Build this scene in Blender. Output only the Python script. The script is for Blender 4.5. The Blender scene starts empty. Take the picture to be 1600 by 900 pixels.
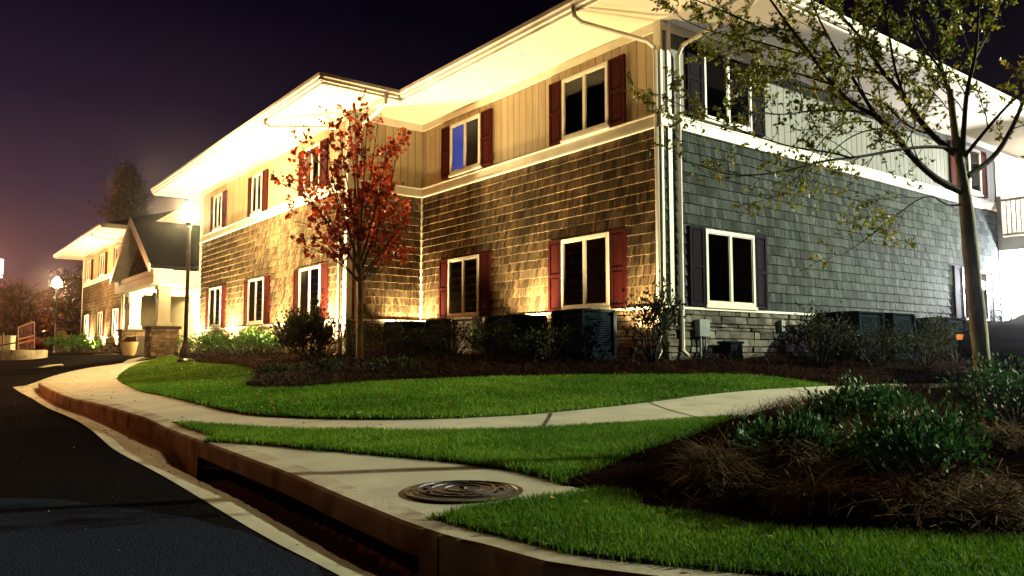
import bpy, bmesh, math, random
import numpy as np
from mathutils import Vector, Matrix, geometry
R = math.radians
rng = np.random.default_rng(7)
random.seed(7)
scene = bpy.context.scene
COL = scene.collection

# ------------------------------------------------------------------ camera
F = 1220.0; PX, PY, HOR = 800.0, 450.0, 550.0
PITCH = math.atan((HOR - PY) / F)
CZ = 0.75
cam_d = bpy.data.cameras.new('camera'); cam = bpy.data.objects.new('camera', cam_d); COL.objects.link(cam)
cam.location = (0, 0, CZ); cam.rotation_euler = (math.pi / 2 + PITCH, 0, 0)
cam_d.sensor_width = 36.0; cam_d.lens = 36.0 * F / 1600.0
cam_d.clip_start = 0.05; cam_d.clip_end = 1500.0
scene.camera = cam

# ------------------------------------------------------------------ night sky
world = bpy.data.worlds.new('World'); scene.world = world; world.use_nodes = True
wt = world.node_tree; wt.nodes.clear()
tc = wt.nodes.new('ShaderNodeTexCoord'); sep = wt.nodes.new('ShaderNodeSeparateXYZ')
wt.links.new(tc.outputs['Generated'], sep.inputs[0])
ramp = wt.nodes.new('ShaderNodeValToRGB'); cr = ramp.color_ramp
wt.links.new(sep.outputs['Z'], ramp.inputs[0])
stops = [(0.0, (0.25, 0.075, 0.045)), (0.035, (0.22, 0.080, 0.060)), (0.09, (0.135, 0.062, 0.068)),
         (0.18, (0.058, 0.030, 0.048)), (0.28, (0.021, 0.0115, 0.025)), (0.40, (0.0045, 0.0022, 0.0095)), (1.0, (0.0008, 0.0004, 0.0035))]
cr.elements[0].position = 0; cr.elements[0].color = (*stops[0][1], 1)
cr.elements[1].position = 1; cr.elements[1].color = (*stops[-1][1], 1)
for p, c in stops[1:-1]:
    e = cr.elements.new(p); e.color = (*c, 1)
# the town glow sits low on the left; away from it the sky is darker
ramp2 = wt.nodes.new('ShaderNodeMapRange'); ramp2.interpolation_type = 'SMOOTHSTEP'
ramp2.inputs[1].default_value = -0.62; ramp2.inputs[2].default_value = 0.05
ramp2.inputs[3].default_value = 1.0; ramp2.inputs[4].default_value = 0.30
wt.links.new(sep.outputs['X'], ramp2.inputs[0])
ramp3 = wt.nodes.new('ShaderNodeMapRange'); ramp3.inputs[1].default_value = 0.0; ramp3.inputs[2].default_value = 0.5
ramp3.inputs[3].default_value = 0.12; ramp3.inputs[4].default_value = 1.0; wt.links.new(sep.outputs['Y'], ramp3.inputs[0])
mulw = wt.nodes.new('ShaderNodeMath'); mulw.operation = 'MULTIPLY'; wt.links.new(ramp2.outputs[0], mulw.inputs[0]); wt.links.new(ramp3.outputs[0], mulw.inputs[1])
bg = wt.nodes.new('ShaderNodeBackground'); wo = wt.nodes.new('ShaderNodeOutputWorld')
wt.links.new(ramp.outputs[0], bg.inputs[0]); wt.links.new(mulw.outputs[0], bg.inputs[1])
wt.links.new(bg.outputs[0], wo.inputs[0])

def lamp(kind, name, loc, power, color, radius=0.05, target=None, cone=90, blend=0.8):
    d = bpy.data.lights.new(name, kind); d.energy = power; d.color = color
    d.shadow_soft_size = radius
    o = bpy.data.objects.new(name, d); COL.objects.link(o); o.location = loc
    if kind == 'SPOT':
        d.spot_size = R(cone); d.spot_blend = blend
        o.rotation_euler = (Vector(target) - Vector(loc)).to_track_quat('-Z', 'Y').to_euler()
    return o
# parking-lot lamp head off to the right (greenish mercury light) and a sodium street lamp off to the left
KEY_POS = (24.0, 9.0, 9.6)
lamp('POINT', 'parking_light', KEY_POS, 50000, (0.95, 1.0, 0.70), 0.14)
lamp('POINT', 'street_light_glow', (-10.6, 12.0, 3.8), 620, (1.0, 0.22, 0.03), 0.12)

vs = scene.view_settings
vs.view_transform = 'Standard'; vs.look = 'None'; vs.exposure = 0.0; vs.gamma = 1.0; vs.use_curve_mapping = False
cy = scene.cycles
cy.use_denoising = True; cy.sample_clamp_indirect = 6.0; cy.max_bounces = 6; cy.diffuse_bounces = 3
cy.transparent_max_bounces = 12; cy.caustics_reflective = False; cy.caustics_refractive = False
try:
    cy.use_light_tree = True; cy.denoiser = 'OPENIMAGEDENOISE'
except Exception:
    pass

# ------------------------------------------------------------------ geometry of the view (used to read positions off the photo)
def ray(u, v):
    x = (u - PX) / F; y = -(v - PY) / F
    return np.array([x, math.cos(PITCH) - y * math.sin(PITCH), math.sin(PITCH) + y * math.cos(PITCH)])
def at_depth(u, v, Y):
    r = ray(u, v); t = Y / r[1]
    return np.array([r[0] * t, Y, CZ + r[2] * t])
AZ = R(-37.42)
dA = np.array([math.sin(AZ), math.cos(AZ)]); dB = np.array([-dA[0] * 0 + math.cos(AZ), -math.sin(AZ)])
CX, CY = 2.424, 12.365
def LW(v, s):           # building coordinates (v into the building, s along the long front) -> world xy
    return np.array([CX, CY]) + dB * v + dA * s
BROT = math.atan2(dB[1], dB[0])
def s_at(u, v):        # s of the building frame on the sight line through photo column u, at depth-from-front v
    k = (u - PX) / F * math.cos(PITCH) ; a = np.array([CX, CY]) + dB * v
    return float((k * a[1] - a[0]) / (dA[0] - k * dA[1]))

# ------------------------------------------------------------------ terrain height
_cp = [(-8, 2, 0), (-3, 3, 0), (0, 2.5, .0), (0, 0, 0), (-6, -3, 0), (4, -3, .02), (0, 4.2, .02), (-3.3, 7.3, .05), (-6.4, 11, .07), (-10, 16, .10), (-16, 14, .08),
       (-20, 6, .0), (-12.5, 25, .33), (-22, 25, .32), (-15.5, 37, .61), (-27, 37, .60), (-40, 42, .62), (-60, 20, .3), (-30, 60, .8), (0, 70, .8), (-70, 90, 1.1), (40, 70, .8),
       (-1, 6.4, .13), (-3.5, 8, .13), (-5.5, 11, .13), (-8.7, 17.1, .16), (.3, 7.6, .15), (1.8, 8.6, .19), (4.3, 10.6, .29), (6.2, 11.2, .30), (9, 12, .31), (14, 12, .32),
       (2.0, 5.6, .13), (3.7, 6.1, .19), (6, 6, .2), (1, 2.6, .03), (3, 3, .05), (6, 3, .1), (12, 6, .25), (20, 4, .25), (1.2, 4.4, .04),
       (-4.6, 13.4, .30), (-6.6, 17.0, .44), (-7.9, 18.7, .50), (-1.5, 10, .38), (1.5, 10.2, .42), (0, 9, .30), (3.5, 10.9, .42), (-2.8, 14.5, .62)]
for v, s, z in [(-.6, 0.2, .60), (-.9, 3.5, .62), (-.9, 7, .63), (-2.7, 8, .64), (-2.7, 13, .64), (-2.7, 18, .64), (4, -.9, .60), (8, -.9, .58), (12, -.9, .50),
                (3, 4, .64), (8, 10, .64), (4, 20, .66), (8, 3, .62), (-3, 24, .68), (-3, 35, .70), (12, 40, .75), (5, -3.3, .31), (10, -3.4, .32), (14, -2.5, .36)]:
    p = LW(v, s); _cp.append((p[0], p[1], z))
_cp = np.array(_cp, float)
def _phi(r2): return np.where(r2 > 1e-9, 0.5 * r2 * np.log(np.maximum(r2, 1e-9)), 0.0)
_n = len(_cp); _K = _phi(((_cp[:, None, :2] - _cp[None, :, :2]) ** 2).sum(-1)) + np.eye(_n) * 0.3
_P = np.hstack([np.ones((_n, 1)), _cp[:, :2]])
_M = np.block([[_K, _P], [_P.T, np.zeros((3, 3))]])
_w = np.linalg.solve(_M, np.concatenate([_cp[:, 2], np.zeros(3)]))
def G(x, y):
    x = np.atleast_1d(np.asarray(x, float)); y = np.atleast_1d(np.asarray(y, float))
    sh = x.shape; x = x.ravel(); y = y.ravel(); out = np.empty(len(x))
    for i in range(0, len(x), 20000):
        a, b = x[i:i + 20000], y[i:i + 20000]
        r2 = (a[:, None] - _cp[None, :, 0]) ** 2 + (b[:, None] - _cp[None, :, 1]) ** 2
        out[i:i + 20000] = _phi(r2) @ _w[:_n] + _w[_n] + _w[_n + 1] * a + _w[_n + 2] * b
    return np.clip(out, -0.05, 1.2).reshape(sh)
def g1(x, y): return float(G(x, y)[0])
_T = np.concatenate([np.linspace(1.5, 12, 1500), np.linspace(12, 60, 2400)[1:], np.linspace(60, 300, 600)[1:]])
def ong(u, v, dz=0.0, fun=None):
    """point of the terrain seen at photo pixel u, v"""
    r = ray(u, v); xs = r[0] * _T; ys = r[1] * _T; zs = CZ + r[2] * _T
    g = (fun or G)(xs, ys) + dz
    k = np.argmax(zs <= g)
    if zs[k] > g[k]: k = len(_T) - 1
    return (float(xs[k]), float(ys[k]))
def pix(lst, dz=0.0): return [ong(u, v, dz) for u, v in lst]

def smooth(a, b, x):
    t = np.clip((np.asarray(x, float) - a) / (b - a), 0, 1); return t * t * (3 - 2 * t)
def kerb_h(y): return 0.13 * (1 - smooth(15.0, 19.0, y))
def zroad(x, y): return G(x, y) - kerb_h(np.asarray(y))

# ------------------------------------------------------------------ object helpers
def tag(o, label=None, cat=None, group=None, kind=None):
    if label: o['label'] = label
    if cat: o['category'] = cat
    if group: o['group'] = group
    if kind: o['kind'] = kind
    return o
def empty(name, loc=(0, 0, 0), rz=0.0):
    o = bpy.data.objects.new(name, None); COL.objects.link(o); o.location = loc; o.rotation_euler = (0, 0, rz)
    o.empty_display_size = .2
    return o
def fast_mesh(name, V, Fq, m=None, parent=None, tint=None, smooth_sh=False, loc=None, uv=None):
    """numpy verts (n,3), faces (k,3 or 4)"""
    V = np.asarray(V, np.float32); Fq = np.asarray(Fq, np.int32); k = Fq.shape[1]
    me = bpy.data.meshes.new(name)
    me.vertices.add(len(V)); me.vertices.foreach_set('co', V.ravel())
    me.loops.add(Fq.size); me.loops.foreach_set('vertex_index', Fq.ravel())
    me.polygons.add(len(Fq)); me.polygons.foreach_set('loop_start', np.arange(0, Fq.size, k, dtype=np.int32))
    me.polygons.foreach_set('loop_total', np.full(len(Fq), k, np.int32))
    if smooth_sh: me.polygons.foreach_set('use_smooth', np.ones(len(Fq), bool))
    me.update(calc_edges=True)
    if tint is not None:
        a = me.attributes.new('tint', 'FLOAT', 'FACE'); a.data.foreach_set('value', np.asarray(tint, np.float32))
    if m: me.materials.append(m)
    o = bpy.data.objects.new(name, me); COL.objects.link(o)
    if parent: o.parent = parent
    if loc is not None: o.location = loc
    return o
class MB:
    def __init__(s): s.v = []; s.f = []; s.t = []
    def quad(s, a, b, c, d, t=0.5):
        n = len(s.v); s.v += [tuple(a), tuple(b), tuple(c), tuple(d)]; s.f.append((n, n + 1, n + 2, n + 3)); s.t.append(t)
    def tri(s, a, b, c, t=0.5):
        n = len(s.v); s.v += [tuple(a), tuple(b), tuple(c)]; s.f.append((n, n + 1, n + 2)); s.t.append(t)
    def poly(s, pts, t=0.5):
        n = len(s.v); s.v += [tuple(p) for p in pts]; s.f.append(tuple(range(n, n + len(pts)))); s.t.append(t)
    def hexa(s, P, t=0.5):     # 8 corners: bottom 4 ccw, top 4 ccw
        n = len(s.v); s.v += [tuple(p) for p in P]
        for f in ((3, 2, 1, 0), (4, 5, 6, 7), (0, 1, 5, 4), (1, 2, 6, 5), (2, 3, 7, 6), (3, 0, 4, 7)):
            s.f.append(tuple(n + i for i in f)); s.t.append(t)
    def box(s, x0, x1, y0, y1, z0, z1, t=0.5):
        s.hexa([(x0, y0, z0), (x1, y0, z0), (x1, y1, z0), (x0, y1, z0), (x0, y0, z1), (x1, y0, z1), (x1, y1, z1), (x0, y1, z1)], t)
    def wbox(s, W, a0, a1, d0, d1, z0, z1, t=0.5):   # W: wall frame; a along wall, d outward
        s.hexa([W.p(a0, d0, z0), W.p(a1, d0, z0), W.p(a1, d1, z0), W.p(a0, d1, z0), W.p(a0, d0, z1), W.p(a1, d0, z1), W.p(a1, d1, z1), W.p(a0, d1, z1)], t)
    def prism(s, pts, z0, z1, t=0.5):
        n = len(s.v); k = len(pts)
        s.v += [(p[0], p[1], z0) for p in pts] + [(p[0], p[1], z1) for p in pts]
        s.f.append(tuple(range(n + k - 1, n - 1, -1))); s.f.append(tuple(range(n + k, n + 2 * k))); s.t += [t, t]
        for i in range(k):
            j = (i + 1) % k; s.f.append((n + i, n + j, n + k + j, n + k + i)); s.t.append(t)
    def tube(s, pts, rad, sides=8, cap=True, t=0.5):
        pts = [np.array(p, float) for p in pts]; m = len(pts)
        if not hasattr(rad, '__len__'): rad = [rad] * m
        n0 = len(s.v); up = None
        for i in range(m):
            d = pts[min(i + 1, m - 1)] - pts[max(i - 1, 0)]; d /= (np.linalg.norm(d) + 1e-9)
            if up is None:
                up = np.cross(d, (0.31, 0.11, 0.94)) if abs(d[2]) < .9 else np.cross(d, (1, 0.1, 0))
            up = up - d * np.dot(up, d); up /= (np.linalg.norm(up) + 1e-9); w = np.cross(d, up)
            for k in range(sides):
                a = 2 * math.pi * k / sides
                s.v.append(tuple(pts[i] + rad[i] * (math.cos(a) * up + math.sin(a) * w)))
        for i in range(m - 1):
            for k in range(sides):
                a = n0 + i * sides + k; b = n0 + i * sides + (k + 1) % sides
                s.f.append((a, b, b + sides, a + sides)); s.t.append(t)
        if cap:
            s.f.append(tuple(range(n0 + sides - 1, n0 - 1, -1))); s.f.append(tuple(range(n0 + (m - 1) * sides, n0 + m * sides))); s.t += [t, t]
    def lathe(s, c, prof, sides=20, t=0.5):     # prof: (r, z)
        n0 = len(s.v)
        for r_, z in prof:
            for k in range(sides):
                a = 2 * math.pi * k / sides; s.v.append((c[0] + r_ * math.cos(a), c[1] + r_ * math.sin(a), c[2] + z))
        for i in range(len(prof) - 1):
            for k in range(sides):
                a = n0 + i * sides + k; b = n0 + i * sides + (k + 1) % sides
                s.f.append((a, b, b + sides, a + sides)); s.t.append(t)
        s.f.append(tuple(range(n0 + sides - 1, n0 - 1, -1))); s.f.append(tuple(range(n0 + (len(prof) - 1) * sides, n0 + len(prof) * sides))); s.t += [t, t]
    def build(s, name, m=None, parent=None, smooth_sh=False, bevel=0.0, loc=None, recalc=True):
        me = bpy.data.meshes.new(name); me.from_pydata(s.v, [], s.f)
        a = me.attributes.new('tint', 'FLOAT', 'FACE'); a.data.foreach_set('value', np.array(s.t, np.float32))
        bm = bmesh.new(); bm.from_mesh(me); 
        if recalc: bmesh.ops.recalc_face_normals(bm, faces=bm.faces)
        if bevel:
            bmesh.ops.bevel(bm, geom=[e for e in bm.edges if e.is_manifold and e.calc_face_angle(0) > .5], offset=bevel, segments=2, affect='EDGES', profile=.6)
        bm.to_mesh(me); bm.free()
        if smooth_sh:
            me.polygons.foreach_set('use_smooth', [True] * len(me.polygons))
            try: me.set_sharp_from_angle(angle=R(38))
            except Exception: pass
        if m: me.materials.append(m)
        o = bpy.data.objects.new(name, me); COL.objects.link(o)
        if parent: o.parent = parent
        if loc is not None: o.location = loc
        return o
def copy_tree(o, parent=None):
    c = o.copy(); COL.objects.link(c); c.parent = parent
    for ch in [x for x in bpy.data.objects if x.parent == o]: copy_tree(ch, c)
    return c
class Wall:
    def __init__(s, x, y, t, n): s.o = (x, y); s.t_ = t; s.n = n
    def p(s, a, d, z): return (s.o[0] + s.t_[0] * a + s.n[0] * d, s.o[1] + s.t_[1] * a + s.n[1] * d, z)

# ------------------------------------------------------------------ materials
def mat(name, c1, c2=None, scale=4.0, rough=0.7, bump=0.0, bscale=None, stretch=(1, 1, 1), tint=None, spec=0.4, metal=0.0, detail=6, lo=.35, hi=.65, coat=0.0, c3=None, c3scale=.6, extra=None):
    m = bpy.data.materials.new(name); m.use_nodes = True; nt = m.node_tree; b = nt.nodes['Principled BSDF']
    b.inputs['Roughness'].default_value = rough; b.inputs['Metallic'].default_value = metal
    b.inputs['Specular IOR Level'].default_value = spec
    if coat: b.inputs['Coat Weight'].default_value = coat
    t = nt.nodes.new('ShaderNodeTexCoord'); mp = nt.nodes.new('ShaderNodeMapping'); mp.inputs['Scale'].default_value = stretch
    nt.links.new(t.outputs['Object'], mp.inputs[0])
    nz = nt.nodes.new('ShaderNodeTexNoise'); nz.inputs['Scale'].default_value = scale; nz.inputs['Detail'].default_value = detail
    nt.links.new(mp.outputs[0], nz.inputs[0])
    mr = nt.nodes.new('ShaderNodeMapRange'); mr.inputs[1].default_value = lo; mr.inputs[2].default_value = hi
    nt.links.new(nz.outputs[0], mr.inputs[0])
    mix = nt.nodes.new('ShaderNodeMix'); mix.data_type = 'RGBA'
    c2 = c2 or tuple(x * .8 for x in c1)
    mix.inputs[6].default_value = (*c1, 1); mix.inputs[7].default_value = (*c2, 1)
    nt.links.new(mr.outputs[0], mix.inputs[0]); out = mix.outputs[2]
    if c3:
        n3 = nt.nodes.new('ShaderNodeTexNoise'); n3.inputs['Scale'].default_value = c3scale; n3.inputs['Detail'].default_value = 4
        nt.links.new(t.outputs['Object'], n3.inputs[0])
        m3 = nt.nodes.new('ShaderNodeMapRange'); m3.inputs[1].default_value = .48; m3.inputs[2].default_value = .68
        nt.links.new(n3.outputs[0], m3.inputs[0])
        x3 = nt.nodes.new('ShaderNodeMix'); x3.data_type = 'RGBA'; nt.links.new(m3.outputs[0], x3.inputs[0])
        nt.links.new(out, x3.inputs[6]); x3.inputs[7].default_value = (*c3, 1); out = x3.outputs[2]
    if tint:
        at = nt.nodes.new('ShaderNodeAttribute'); at.attribute_name = 'tint'
        m2 = nt.nodes.new('ShaderNodeMapRange'); m2.inputs[3].default_value = tint[0]; m2.inputs[4].default_value = tint[1]
        nt.links.new(at.outputs['Fac'], m2.inputs[0])
        mu = nt.nodes.new('ShaderNodeVectorMath'); mu.operation = 'SCALE'
        nt.links.new(out, mu.inputs[0]); nt.links.new(m2.outputs[0], mu.inputs['Scale']); out = mu.outputs[0]
    nt.links.new(out, b.inputs['Base Color'])
    if bump:
        bz = nt.nodes.new('ShaderNodeTexNoise'); bz.inputs['Scale'].default_value = bscale or scale * 3; bz.inputs['Detail'].default_value = 6
        nt.links.new(mp.outputs[0], bz.inputs[0])
        bp = nt.nodes.new('ShaderNodeBump'); bp.inputs['Strength'].default_value = 1.0; bp.inputs['Distance'].default_value = bump
        nt.links.new(bz.outputs[0], bp.inputs['Height']); nt.links.new(bp.outputs[0], b.inputs['Normal'])
    return m
def emis(name, col, strength):
    m = bpy.data.materials.new(name); m.use_nodes = True; b = m.node_tree.nodes['Principled BSDF']
    b.inputs['Base Color'].default_value = (.8, .8, .8, 1)
    b.inputs['Emission Color'].default_value = (*col, 1); b.inputs['Emission Strength'].default_value = strength
    return m
def leafmat(name, c1, c2, c3=None, rough=.45, trans=.25, spec=.4):
    """leaf colour from the face attribute tint; thin translucent"""
    m = bpy.data.materials.new(name); m.use_nodes = True; nt = m.node_tree; b = nt.nodes['Principled BSDF']
    at = nt.nodes.new('ShaderNodeAttribute'); at.attribute_name = 'tint'
    rp = nt.nodes.new('ShaderNodeValToRGB'); rp.color_ramp.elements[0].color = (*c1, 1); rp.color_ramp.elements[1].color = (*c2, 1)
    if c3:
        e = rp.color_ramp.elements.new(.5); e.color = (*c3, 1)
    nt.links.new(at.outputs['Fac'], rp.inputs[0]); nt.links.new(rp.outputs[0], b.inputs['Base Color'])
    b.inputs['Roughness'].default_value = rough; b.inputs['Specular IOR Level'].default_value = spec
    tr = nt.nodes.new('ShaderNodeBsdfTranslucent'); nt.links.new(rp.outputs[0], tr.inputs[0])
    mx = nt.nodes.new('ShaderNodeMixShader'); mx.inputs[0].default_value = trans
    nt.links.new(b.outputs[0], mx.inputs[1]); nt.links.new(tr.outputs[0], mx.inputs[2])
    nt.links.new(mx.outputs[0], nt.nodes['Material Output'].inputs[0])
    return m
def glassmat():
    m = bpy.data.materials.new('window_glass'); m.use_nodes = True; nt = m.node_tree; nt.nodes.remove(nt.nodes['Principled BSDF'])
    tr = nt.nodes.new('ShaderNodeBsdfTransparent'); tr.inputs[0].default_value = (.75, .78, .8, 1)
    gl = nt.nodes.new('ShaderNodeBsdfGlossy'); gl.inputs['Roughness'].default_value = .03; gl.inputs[0].default_value = (.6, .6, .6, 1)
    fr = nt.nodes.new('ShaderNodeFresnel'); fr.inputs[0].default_value = 1.5
    mx = nt.nodes.new('ShaderNodeMixShader'); nt.links.new(fr.outputs[0], mx.inputs[0])
    nt.links.new(tr.outputs[0], mx.inputs[1]); nt.links.new(gl.outputs[0], mx.inputs[2])
    nt.links.new(mx.outputs[0], nt.nodes['Material Output'].inputs[0]); return m
M = {}
M['shingle'] = mat('warm_lit_shingle', (.190, .135, .074), (.062, .040, .022), 5, .85, .004, 30, (5, 5, .45), tint=(.45, 1.4), c3=(.080, .060, .034), c3scale=1.3, spec=.03)  # same shingles as the grey side, floodlight warmth mixed into the colour
M['shingle_grey'] = mat('grey_shingle', (.047, .056, .051), (.022, .027, .025), 5, .8, .003, 30, (5, 5, .5), tint=(.55, 1.4), spec=.04)
M['panel'] = mat('cream_board_siding', (.33, .25, .14), (.27, .20, .11), 2.2, .6, .0015, 30, (3, 3, .5), tint=(.85, 1.08))
M['panel_grey'] = mat('sage_board_siding', (.085, .088, .070), (.066, .068, .054), 2.2, .6, .0015, 30, (3, 3, .5), tint=(.85, 1.08))
M['groove'] = mat('siding_backing', (.10, .085, .06), None, 3, .8)
M['trim'] = mat('white_trim_paint', (.64, .60, .49), (.54, .50, .40), 2.5, .5, .0008, 40)
M['soffit'] = mat('white_soffit', (.50, .435, .32), (.45, .39, .28), 1.2, .6, .0008, 20)
M['gutter'] = mat('aluminium_gutter', (.62, .56, .47), (.50, .45, .37), 2.0, .35, .0006, 20, spec=.5)
M['roof'] = mat('asphalt_roof_shingle', (.010, .009, .014), (.005, .005, .008), 18, .9, .006, 60, spec=0.0)
M['shutter'] = mat('burgundy_shutter', (.040, .006, .005), (.026, .004, .0035), 6, .7, .001, 50, (1, 1, .3), spec=.03)
M['shutter_dark'] = mat('plum_shutter', (.007, .004, .009), (.005, .003, .006), 6, .7, .001, 50, (1, 1, .3), spec=.03)
M['frame'] = mat('white_window_frame', (.56, .52, .43), (.50, .46, .37), 5, .4)
M['glass'] = glassmat()
M['inside'] = mat('dark_room', (.006, .005, .008), (.004, .003, .005), 2, .9, spec=0.0)
M['blind'] = mat('vertical_blind_slat', (.22, .19, .15), (.16, .14, .11), 8, .8, spec=.03)
M['blue_room'] = emis('blue_lit_room', (.10, .15, .75), .55); M['blue_room'].node_tree.nodes['Principled BSDF'].inputs['Base Color'].default_value = (.01, .01, .02, 1); M['blue_room'].node_tree.nodes['Principled BSDF'].inputs['Specular IOR Level'].default_value = 0
M['blue_blind'] = mat('blue_lit_blind', (.10, .11, .20), (.08, .09, .18), 6, .7, spec=.05)
M['black'] = mat('black_painted_metal', (.010, .010, .011), (.016, .015, .015), 12, .35, .001, 40, spec=.5)
M['ac'] = mat('dark_condenser_steel', (.007, .013, .018), (.004, .007, .010), 6, .9, .001, 40, spec=.02)
M['ac_pale'] = mat('pale_condenser_steel', (.30, .29, .25), (.24, .23, .2), 6, .5)
M['metal'] = mat('galvanised_box', (.20, .22, .21), (.14, .16, .16), 9, .6, .0006, 60, spec=.1)
M['concrete'] = mat('broom_finished_concrete', (.46, .43, .33), (.34, .32, .24), 2.4, .85, .0016, 70, c3=(.38, .355, .27), c3scale=.8, spec=.15)
M['kerbc'] = mat('kerb_concrete', (.44, .40, .30), (.33, .28, .20), 3.0, .9, .003, 45, c3=(.17, .13, .09), c3scale=3.6, spec=.1)
M['gutter_pan'] = mat('shaded_gutter_concrete', (.46, .43, .33), (.34, .32, .24), 2.4, .85, .0016, 70, tint=(.02, 1.0), spec=.1)  # its tint range carries the painted shade of the kerb
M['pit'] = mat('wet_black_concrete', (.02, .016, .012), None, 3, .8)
M['asphalt_lit'] = mat('lit_blue_asphalt', (.026, .029, .046), (.010, .011, .018), 130, .9, .008, 120, spec=0.0, lo=.44, hi=.58)  # lighter bluish tone holds the lamplight on the near road
M['asphalt'] = mat('asphalt', (.016, .0125, .0135), (.004, .0035, .0045), 70, .85, .004, 120, spec=0.0, lo=.44, hi=.58, c3=(.004, .0035, .004), c3scale=.33)
M['soil'] = mat('dark_earth', (.030, .020, .013), (.016, .011, .008), 5, .95, .01, 20, spec=.05)
M['lawnsoil'] = mat('lawn_turf', (.040, .075, .014), (.022, .042, .008), 14, .95, .01, 60, c3=(.058, .088, .02), c3scale=1.5, spec=.05)
M['mulch'] = mat('pine_straw_bed', (.014, .006, .004), (.005, .003, .002), 18, .95, .02, 40, c3=(.022, .010, .006), c3scale=2.5, spec=0.0)
M['straw'] = leafmat('pine_needle', (.003, .0015, .001), (.14, .075, .03), (.012, .006, .004), .9, .05, 0.0)
M['straw_far'] = leafmat('red_pine_needle', (.007, .003, .002), (.085, .033, .016), (.020, .008, .004), .9, .05, .05)
M['straw_tuft'] = leafmat('dry_straw', (.03, .015, .006), (.62, .45, .20), (.17, .10, .04), .9, .1, .08)
M['grass'] = leafmat('grass_blade', (.028, .095, .005), (.30, .42, .05), (.110, .24, .014), .65, .3, .12)
M['bark'] = mat('smooth_grey_bark', (.42, .40, .28), (.22, .20, .14), 5, .8, .006, 28, (3, 3, .8), c3=(.10, .12, .07), c3scale=4)
M['bark_dark'] = mat('dark_bark', (.045, .037, .028), (.022, .018, .014), 9, .9, .005, 30, (3, 3, .6))
M['yellow_leaf'] = leafmat('yellowing_leaf', (.06, .10, .010), (.44, .30, .03), (.20, .21, .018), .5, .35)
M['red_leaf'] = leafmat('red_maple_leaf', (.10, .010, .004), (.62, .11, .014), (.34, .034, .006), .5, .35)
M['shrub_leaf'] = leafmat('glossy_shrub_leaf', (.012, .045, .012), (.075, .18, .045), (.030, .100, .024), .55, .15, .15)
M['dull_leaf'] = leafmat('dull_shrub_leaf', (.010, .013, .005), (.048, .055, .018), (.024, .029, .010), .75, .15, .08)
M['bright_leaf'] = leafmat('juniper_leaf', (.020, .055, .010), (.085, .20, .02), (.045, .12, .014), .55, .2)
M['needle'] = leafmat('dark_pine_needle', (.045, .034, .026), (.10, .070, .052), None, .7, .2)
M['back_leaf'] = leafmat('autumn_background_leaf', (.060, .045, .020), (.20, .10, .035), (.12, .08, .025), .7, .3)
M['stone_grey'] = mat('grey_ledgestone', (.13, .12, .095), (.06, .055, .048), 6, .85, .008, 22, tint=(.35, 1.35), spec=.1)
M['stone'] = mat('stacked_ledgestone', (.28, .19, .115), (.13, .085, .055), 6, .85, .008, 22, tint=(.45, 1.35))
M['mortar'] = mat('dark_mortar', (.045, .035, .026), None, 6, .95)
M['globe'] = emis('lit_globe', (1.0, .74, .34), 1500)
M['globe_far'] = emis('far_lit_globe', (1.0, .62, .26), 560)
M['cream'] = mat('cream_stucco', (.62, .56, .40), (.56, .50, .35), 2, .7, .001, 40)
M['iron'] = mat('cast_iron', (.014, .012, .016), (.022, .018, .020), 20, .42, .002, 60, spec=.3)
M['car'] = mat('dark_car_paint', (.0025, .0025, .004), None, 2, .5, spec=.04)
M['tyre'] = mat('rubber', (.008, .008, .008), None, 9, .9, spec=.02)
M['carglass'] = mat('tinted_glass', (.004, .005, .006), None, 2, .08, spec=.25)
M['amber'] = emis('amber_marker', (1.0, .28, .05), .8)
M['redcar'] = mat('red_car_paint', (.35, .03, .02), None, 3, .25, coat=1.0)
M['line'] = mat('road_paint', (.55, .48, .30), (.38, .33, .2), 12, .8)
M['rail'] = mat('rust_brown_rail', (.16, .05, .03), (.10, .03, .02), 8, .5)
M['terracotta'] = mat('planter_clay', (.55, .40, .22), None, 4, .7)
M['whitepanel'] = mat('cream_cabinet', (.75, .72, .52), None, 4, .5)
M['sign_lit'] = emis('lit_sign_face', (.75, .88, 1.0), 2.2)
M['lens'] = emis('uplight_lens', (1.0, .70, .36), 25)
M['porchlens'] = emis('ceiling_lamp_lens', (1.0, .80, .42), 14)
M['coldlens'] = emis('cold_lamp_lens', (.88, .92, 1.0), 60)
M['bench'] = mat('red_brown_wood', (.30, .09, .05), None, 6, .6)

# ------------------------------------------------------------------ ground regions
def resample(pts, step, closed=True):
    out = []; n = len(pts)
    for i in range(n if closed else n - 1):
        a = np.array(pts[i]); b = np.array(pts[(i + 1) % n]); k = max(1, int(np.linalg.norm(b - a) / step))
        for j in range(k): out.append(a + (b - a) * j / k)
    if not closed: out.append(np.array(pts[-1]))
    return out
def inside(poly, X, Y):
    poly = np.asarray(poly); r = np.zeros(X.shape, bool); n = len(poly)
    for i in range(n):
        x1, y1 = poly[i]; x2, y2 = poly[(i + 1) % n]
        c = (y1 > Y) != (y2 > Y)
        with np.errstate(divide='ignore', invalid='ignore'):
            r ^= c & (X < (x2 - x1) * (Y - y1) / (y2 - y1 + 1e-15) + x1)
    return r
def dist_poly(poly, X, Y):
    poly = np.asarray(poly); d = np.full(X.shape, 1e9); n = len(poly)
    for i in range(n):
        a = poly[i]; b = poly[(i + 1) % n]; ab = b - a; L = (ab ** 2).sum() + 1e-12
        t = np.clip(((X - a[0]) * ab[0] + (Y - a[1]) * ab[1]) / L, 0, 1)
        d = np.minimum(d, np.hypot(X - a[0] - t * ab[0], Y - a[1] - t * ab[1]))
    return d
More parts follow.
